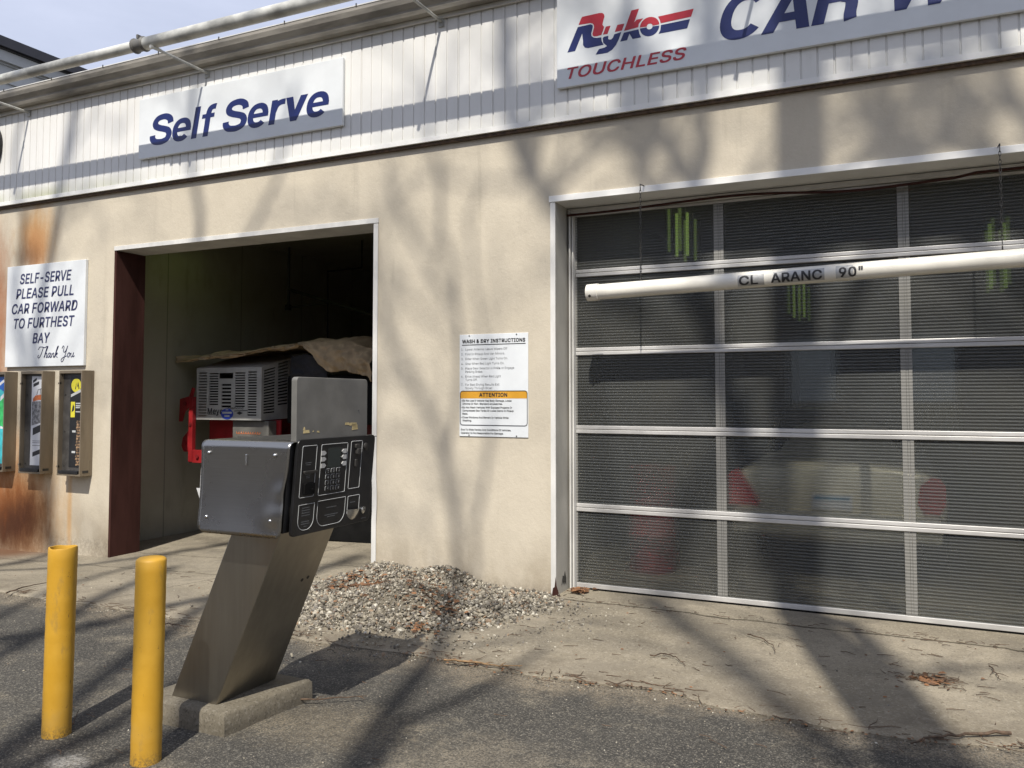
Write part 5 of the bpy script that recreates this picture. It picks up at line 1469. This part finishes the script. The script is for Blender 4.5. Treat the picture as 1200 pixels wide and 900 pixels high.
tree('forked bare tree across the lot with spreading upper limbs', 10.5,
     [([G(1130, 905), W(1000, 735), W(905, 560), W(842, 330)], .17, .17), ([W(842, 330), W(812, 225), W(800, 195), W(766, 145), W(742, 60), W(735, -40)], .18, .08), ([W(812, 225), W(826, 175), W(822, 120), W(838, 30), W(850, -40)], .16, .07),
      ([W(842, 330), W(757, 215), W(745, 170), W(735, 128), W(728, 60)], .10, .13), ([W(757, 300), W(664, 262), W(640, 235), W(618, 195), W(600, 152), W(594, 60), W(588, -20)], .09, .15), ([W(640, 235), W(690, 190), W(735, 150)], .05, .03), ([W(905, 560), W(1000, 300), W(1040, 190), W(1060, 120), W(1085, 60)], .10, .05), ([W(1000, 300), W(1110, 150), W(1150, 95)], .06, .03)], 2, twigs=4.5)
tree('slender bare tree across the lot opposite the gravel pile', 11.5,
     [([G(415, 900), G(450, 840), G(513, 762), W(541, 684)], .16, .085), ([W(541, 684), W(531, 600), W(520, 540), W(505, 490), W(480, 440), W(455, 395), W(443, 350), W(436, 280)], .085, .045), ([W(553, 690), W(557, 660), W(555, 620), W(566, 560), W(573, 515), W(570, 420), W(556, 330), W(548, 253), W(565, 205)], .055, .03),
      ([W(520, 540), W(536, 470), W(534, 360), W(534, 317), W(520, 283), W(515, 222), W(504, 172), W(498, 100)], .06, .045), ([W(534, 360), W(505, 320), W(470, 250), W(452, 200)], .05, .03), ([G(433, 900), G(480, 842), G(580, 800), G(640, 760)], .10, .05)], 3, twigs=3.2)
tree('old bare tree across the lot facing the dispensers', 13.0,
     [([(-7.6, down(13)), (-7.9, -2), (-8.55, 2), W(70, 240), W(95, 130)], .2, .13), ([(-8.0, -1), (-8.9, 2.5), W(28, 260), W(20, 180), W(40, 90)], .12, .08), ([(-7.9, -2), (-6.5, 1.0), W(235, 260), W(225, 190), W(235, 90)], .12, .09), ([(-7.4, -6), (-5.6, -3.0), (-4.9, -1), (-4.6, 1)], .20, .12), ([(-6.5, 1), (-5.6, 3.0), W(330, 200), W(350, 120)], .08, .06)], 4, twigs=2.6)
tree('leaning bare tree across the lot facing the bollards', 12.0,
     [([G(-40, 915), G(60, 840), G(150, 772), G(250, 705), G(320, 660)], .17, .11), ([G(20, 905), G(130, 850), G(260, 770), G(350, 700)], .13, .08), ([G(-60, 800), G(60, 735), G(200, 655)], .17, .10), ([G(90, 910), G(220, 850), G(330, 770)], .10, .06), ([G(-40, 740), G(120, 665), G(220, 630)], .09, .06)], 5, twigs=0)
tree('thick limbed bare tree across the lot facing the door sill', 19.0,
     [([G(1010, 905), G(930, 845), G(860, 775), G(800, 728), W(772, 660)], .24, .17), ([W(772, 660), W(800, 540), W(880, 440), W(925, 330)], .13, .08), ([G(860, 775), W(720, 600), W(700, 500), W(690, 380)], .12, .07)], 6, twigs=1.2)

tree('twiggy bare tree across the lot facing the upper wall beyond the chains', 9.0,
     [([(1.6, down(9)), (1.5, -2), (1.3, 2), W(1190, 120), W(1150, 20)], .15, .10), ([(1.3, 2), W(1130, 175), W(1075, 95), W(1050, 10)], .11, .06), ([W(1190, 130), W(1110, 95), W(1040, 60)], .08, .05), ([W(1130, 175), W(1060, 160), W(1010, 125), W(985, 60)], .08, .045), ([(1.3, 1.4), W(1150, 250), W(1060, 200), W(1020, 150)], .07, .04), ([W(1175, 180), W(1120, 110), W(1105, 50)], .07, .04), ([W(1060, 160), W(1035, 100), W(1030, 40)], .06, .04)], 8, twigs=7.0, spread=.7)
# distant bare woods added out of view to darken the steel's reflections
rr = random.Random(77); mb = MB()
for i in range(150):
    x = rr.uniform(-70, 80); y = rr.uniform(-75, -42); h = rr.uniform(9, 17); r = rr.uniform(.15, .35)
    mb.tube([(x, y, -.2), (x+rr.gauss(0, .3), y, h*.5), (x+rr.gauss(0, .8), y, h)], [r, r*.7, r*.15], 6)
    for k in range(9):
        z = rr.uniform(.3, .95)*h; a = rr.uniform(0, 6.28); l = rr.uniform(1.2, 3.6)
        mb.tube([(x, y, z), (x+math.cos(a)*l*.5, y+math.sin(a)*l*.5, z+l*.35), (x+math.cos(a)*l, y+math.sin(a)*l, z+l*.9)], [r*.35, r*.25, .02], 4)
tag(mb.build('unseen_woods', 'wood_bark', fixn=False), kind='stuff')
mb = MB(); mb.box(-40, 45, -40, -34, -.2, 4.2)  # shed added out of view, a dark mass for the steel to reflect
opp = thing('unseen_shed', (0, -37, 0), 'long dark brown shed added unseen across the road to darken reflections', 'building')
mb.build('wall', 'brown_paint', opp); MB().prism([(-40.5, 4.2), (-33.5, 4.2), (-37, 5.8)], lambda u, v, w: (-40.5+w, u, v), 86).build('roof', 'roof_felt', opp)

# ------------------------------------------------------------------ LIGHT, SKY, CAMERA
w = bpy.data.worlds.new('World'); scn.world = w; w.use_nodes = True
nt = w.node_tree; bg = nt.nodes['Background']
sky = nt.nodes.new('ShaderNodeTexSky'); sky.sky_type = 'NISHITA'; sky.sun_disc = False
sky.sun_elevation = SUN_EL; sky.sun_rotation = PI-SUN_AZ; sky.air_density = 1.0; sky.dust_density = 1.5; sky.ozone_density = 1.0
tc = nt.nodes.new('ShaderNodeTexCoord'); mp = nt.nodes.new('ShaderNodeMapping'); mp.inputs['Scale'].default_value = (1, 1, 3.2)
nz_ = nt.nodes.new('ShaderNodeTexNoise'); nz_.inputs['Scale'].default_value = 2.2; nz_.inputs['Detail'].default_value = 7; nz_.inputs['Roughness'].default_value = .6
mr = nt.nodes.new('ShaderNodeMapRange'); mr.inputs[1].default_value = .35; mr.inputs[2].default_value = .75; mr.inputs[3].default_value = .70; mr.inputs[4].default_value = 1.0
mx = nt.nodes.new('ShaderNodeMix'); mx.data_type = 'RGBA'; mx.inputs[7].default_value = (7.3, 7.9, 9.9, 1)
nt.links.new(tc.outputs['Generated'], mp.inputs[0]); nt.links.new(mp.outputs[0], nz_.inputs['Vector']); nt.links.new(nz_.outputs['Fac'], mr.inputs[0])
nt.links.new(mr.outputs[0], mx.inputs[0]); nt.links.new(sky.outputs[0], mx.inputs[6]); nt.links.new(mx.outputs[2], bg.inputs[0])
bg.inputs[1].default_value = .07
sl = bpy.data.lights.new('sun', 'SUN'); sl.energy = 4.2; sl.angle = rad(.53); sl.color = (1.0, .945, .85)
so_ = bpy.data.objects.new('sun', sl); C.objects.link(so_)
ld = Vector((-SX*math.cos(SUN_EL), math.cos(SUN_AZ)*math.cos(SUN_EL), -math.sin(SUN_EL)))
so_.rotation_euler = ld.to_track_quat('-Z', 'Y').to_euler(); so_.location = (8, -20, 25)
cam = bpy.data.cameras.new('camera'); co = bpy.data.objects.new('camera', cam); C.objects.link(co); scn.camera = co
cam.sensor_fit = 'HORIZONTAL'; cam.sensor_width = 36; cam.lens = F_PX/1200*36; cam.shift_y = -(450-CY)/1200; cam.clip_end = 1000; cam.clip_start = .05
co.location = EYE; co.rotation_euler = (PI/2+PITCH, 0, YAW)
vs_ = scn.view_settings; vs_.view_transform = 'Standard'; vs_.look = 'None'; vs_.exposure = .5; vs_.gamma = 1; vs_.use_curve_mapping = False
scn.render.engine = 'CYCLES'; scn.cycles.use_denoising = True; scn.cycles.sample_clamp_indirect = 2.5; scn.cycles.caustics_reflective = False; scn.cycles.max_bounces = 7; scn.cycles.transparent_max_bounces = 16
for o in bpy.data.objects:
    if '_o' in o: del o['_o']
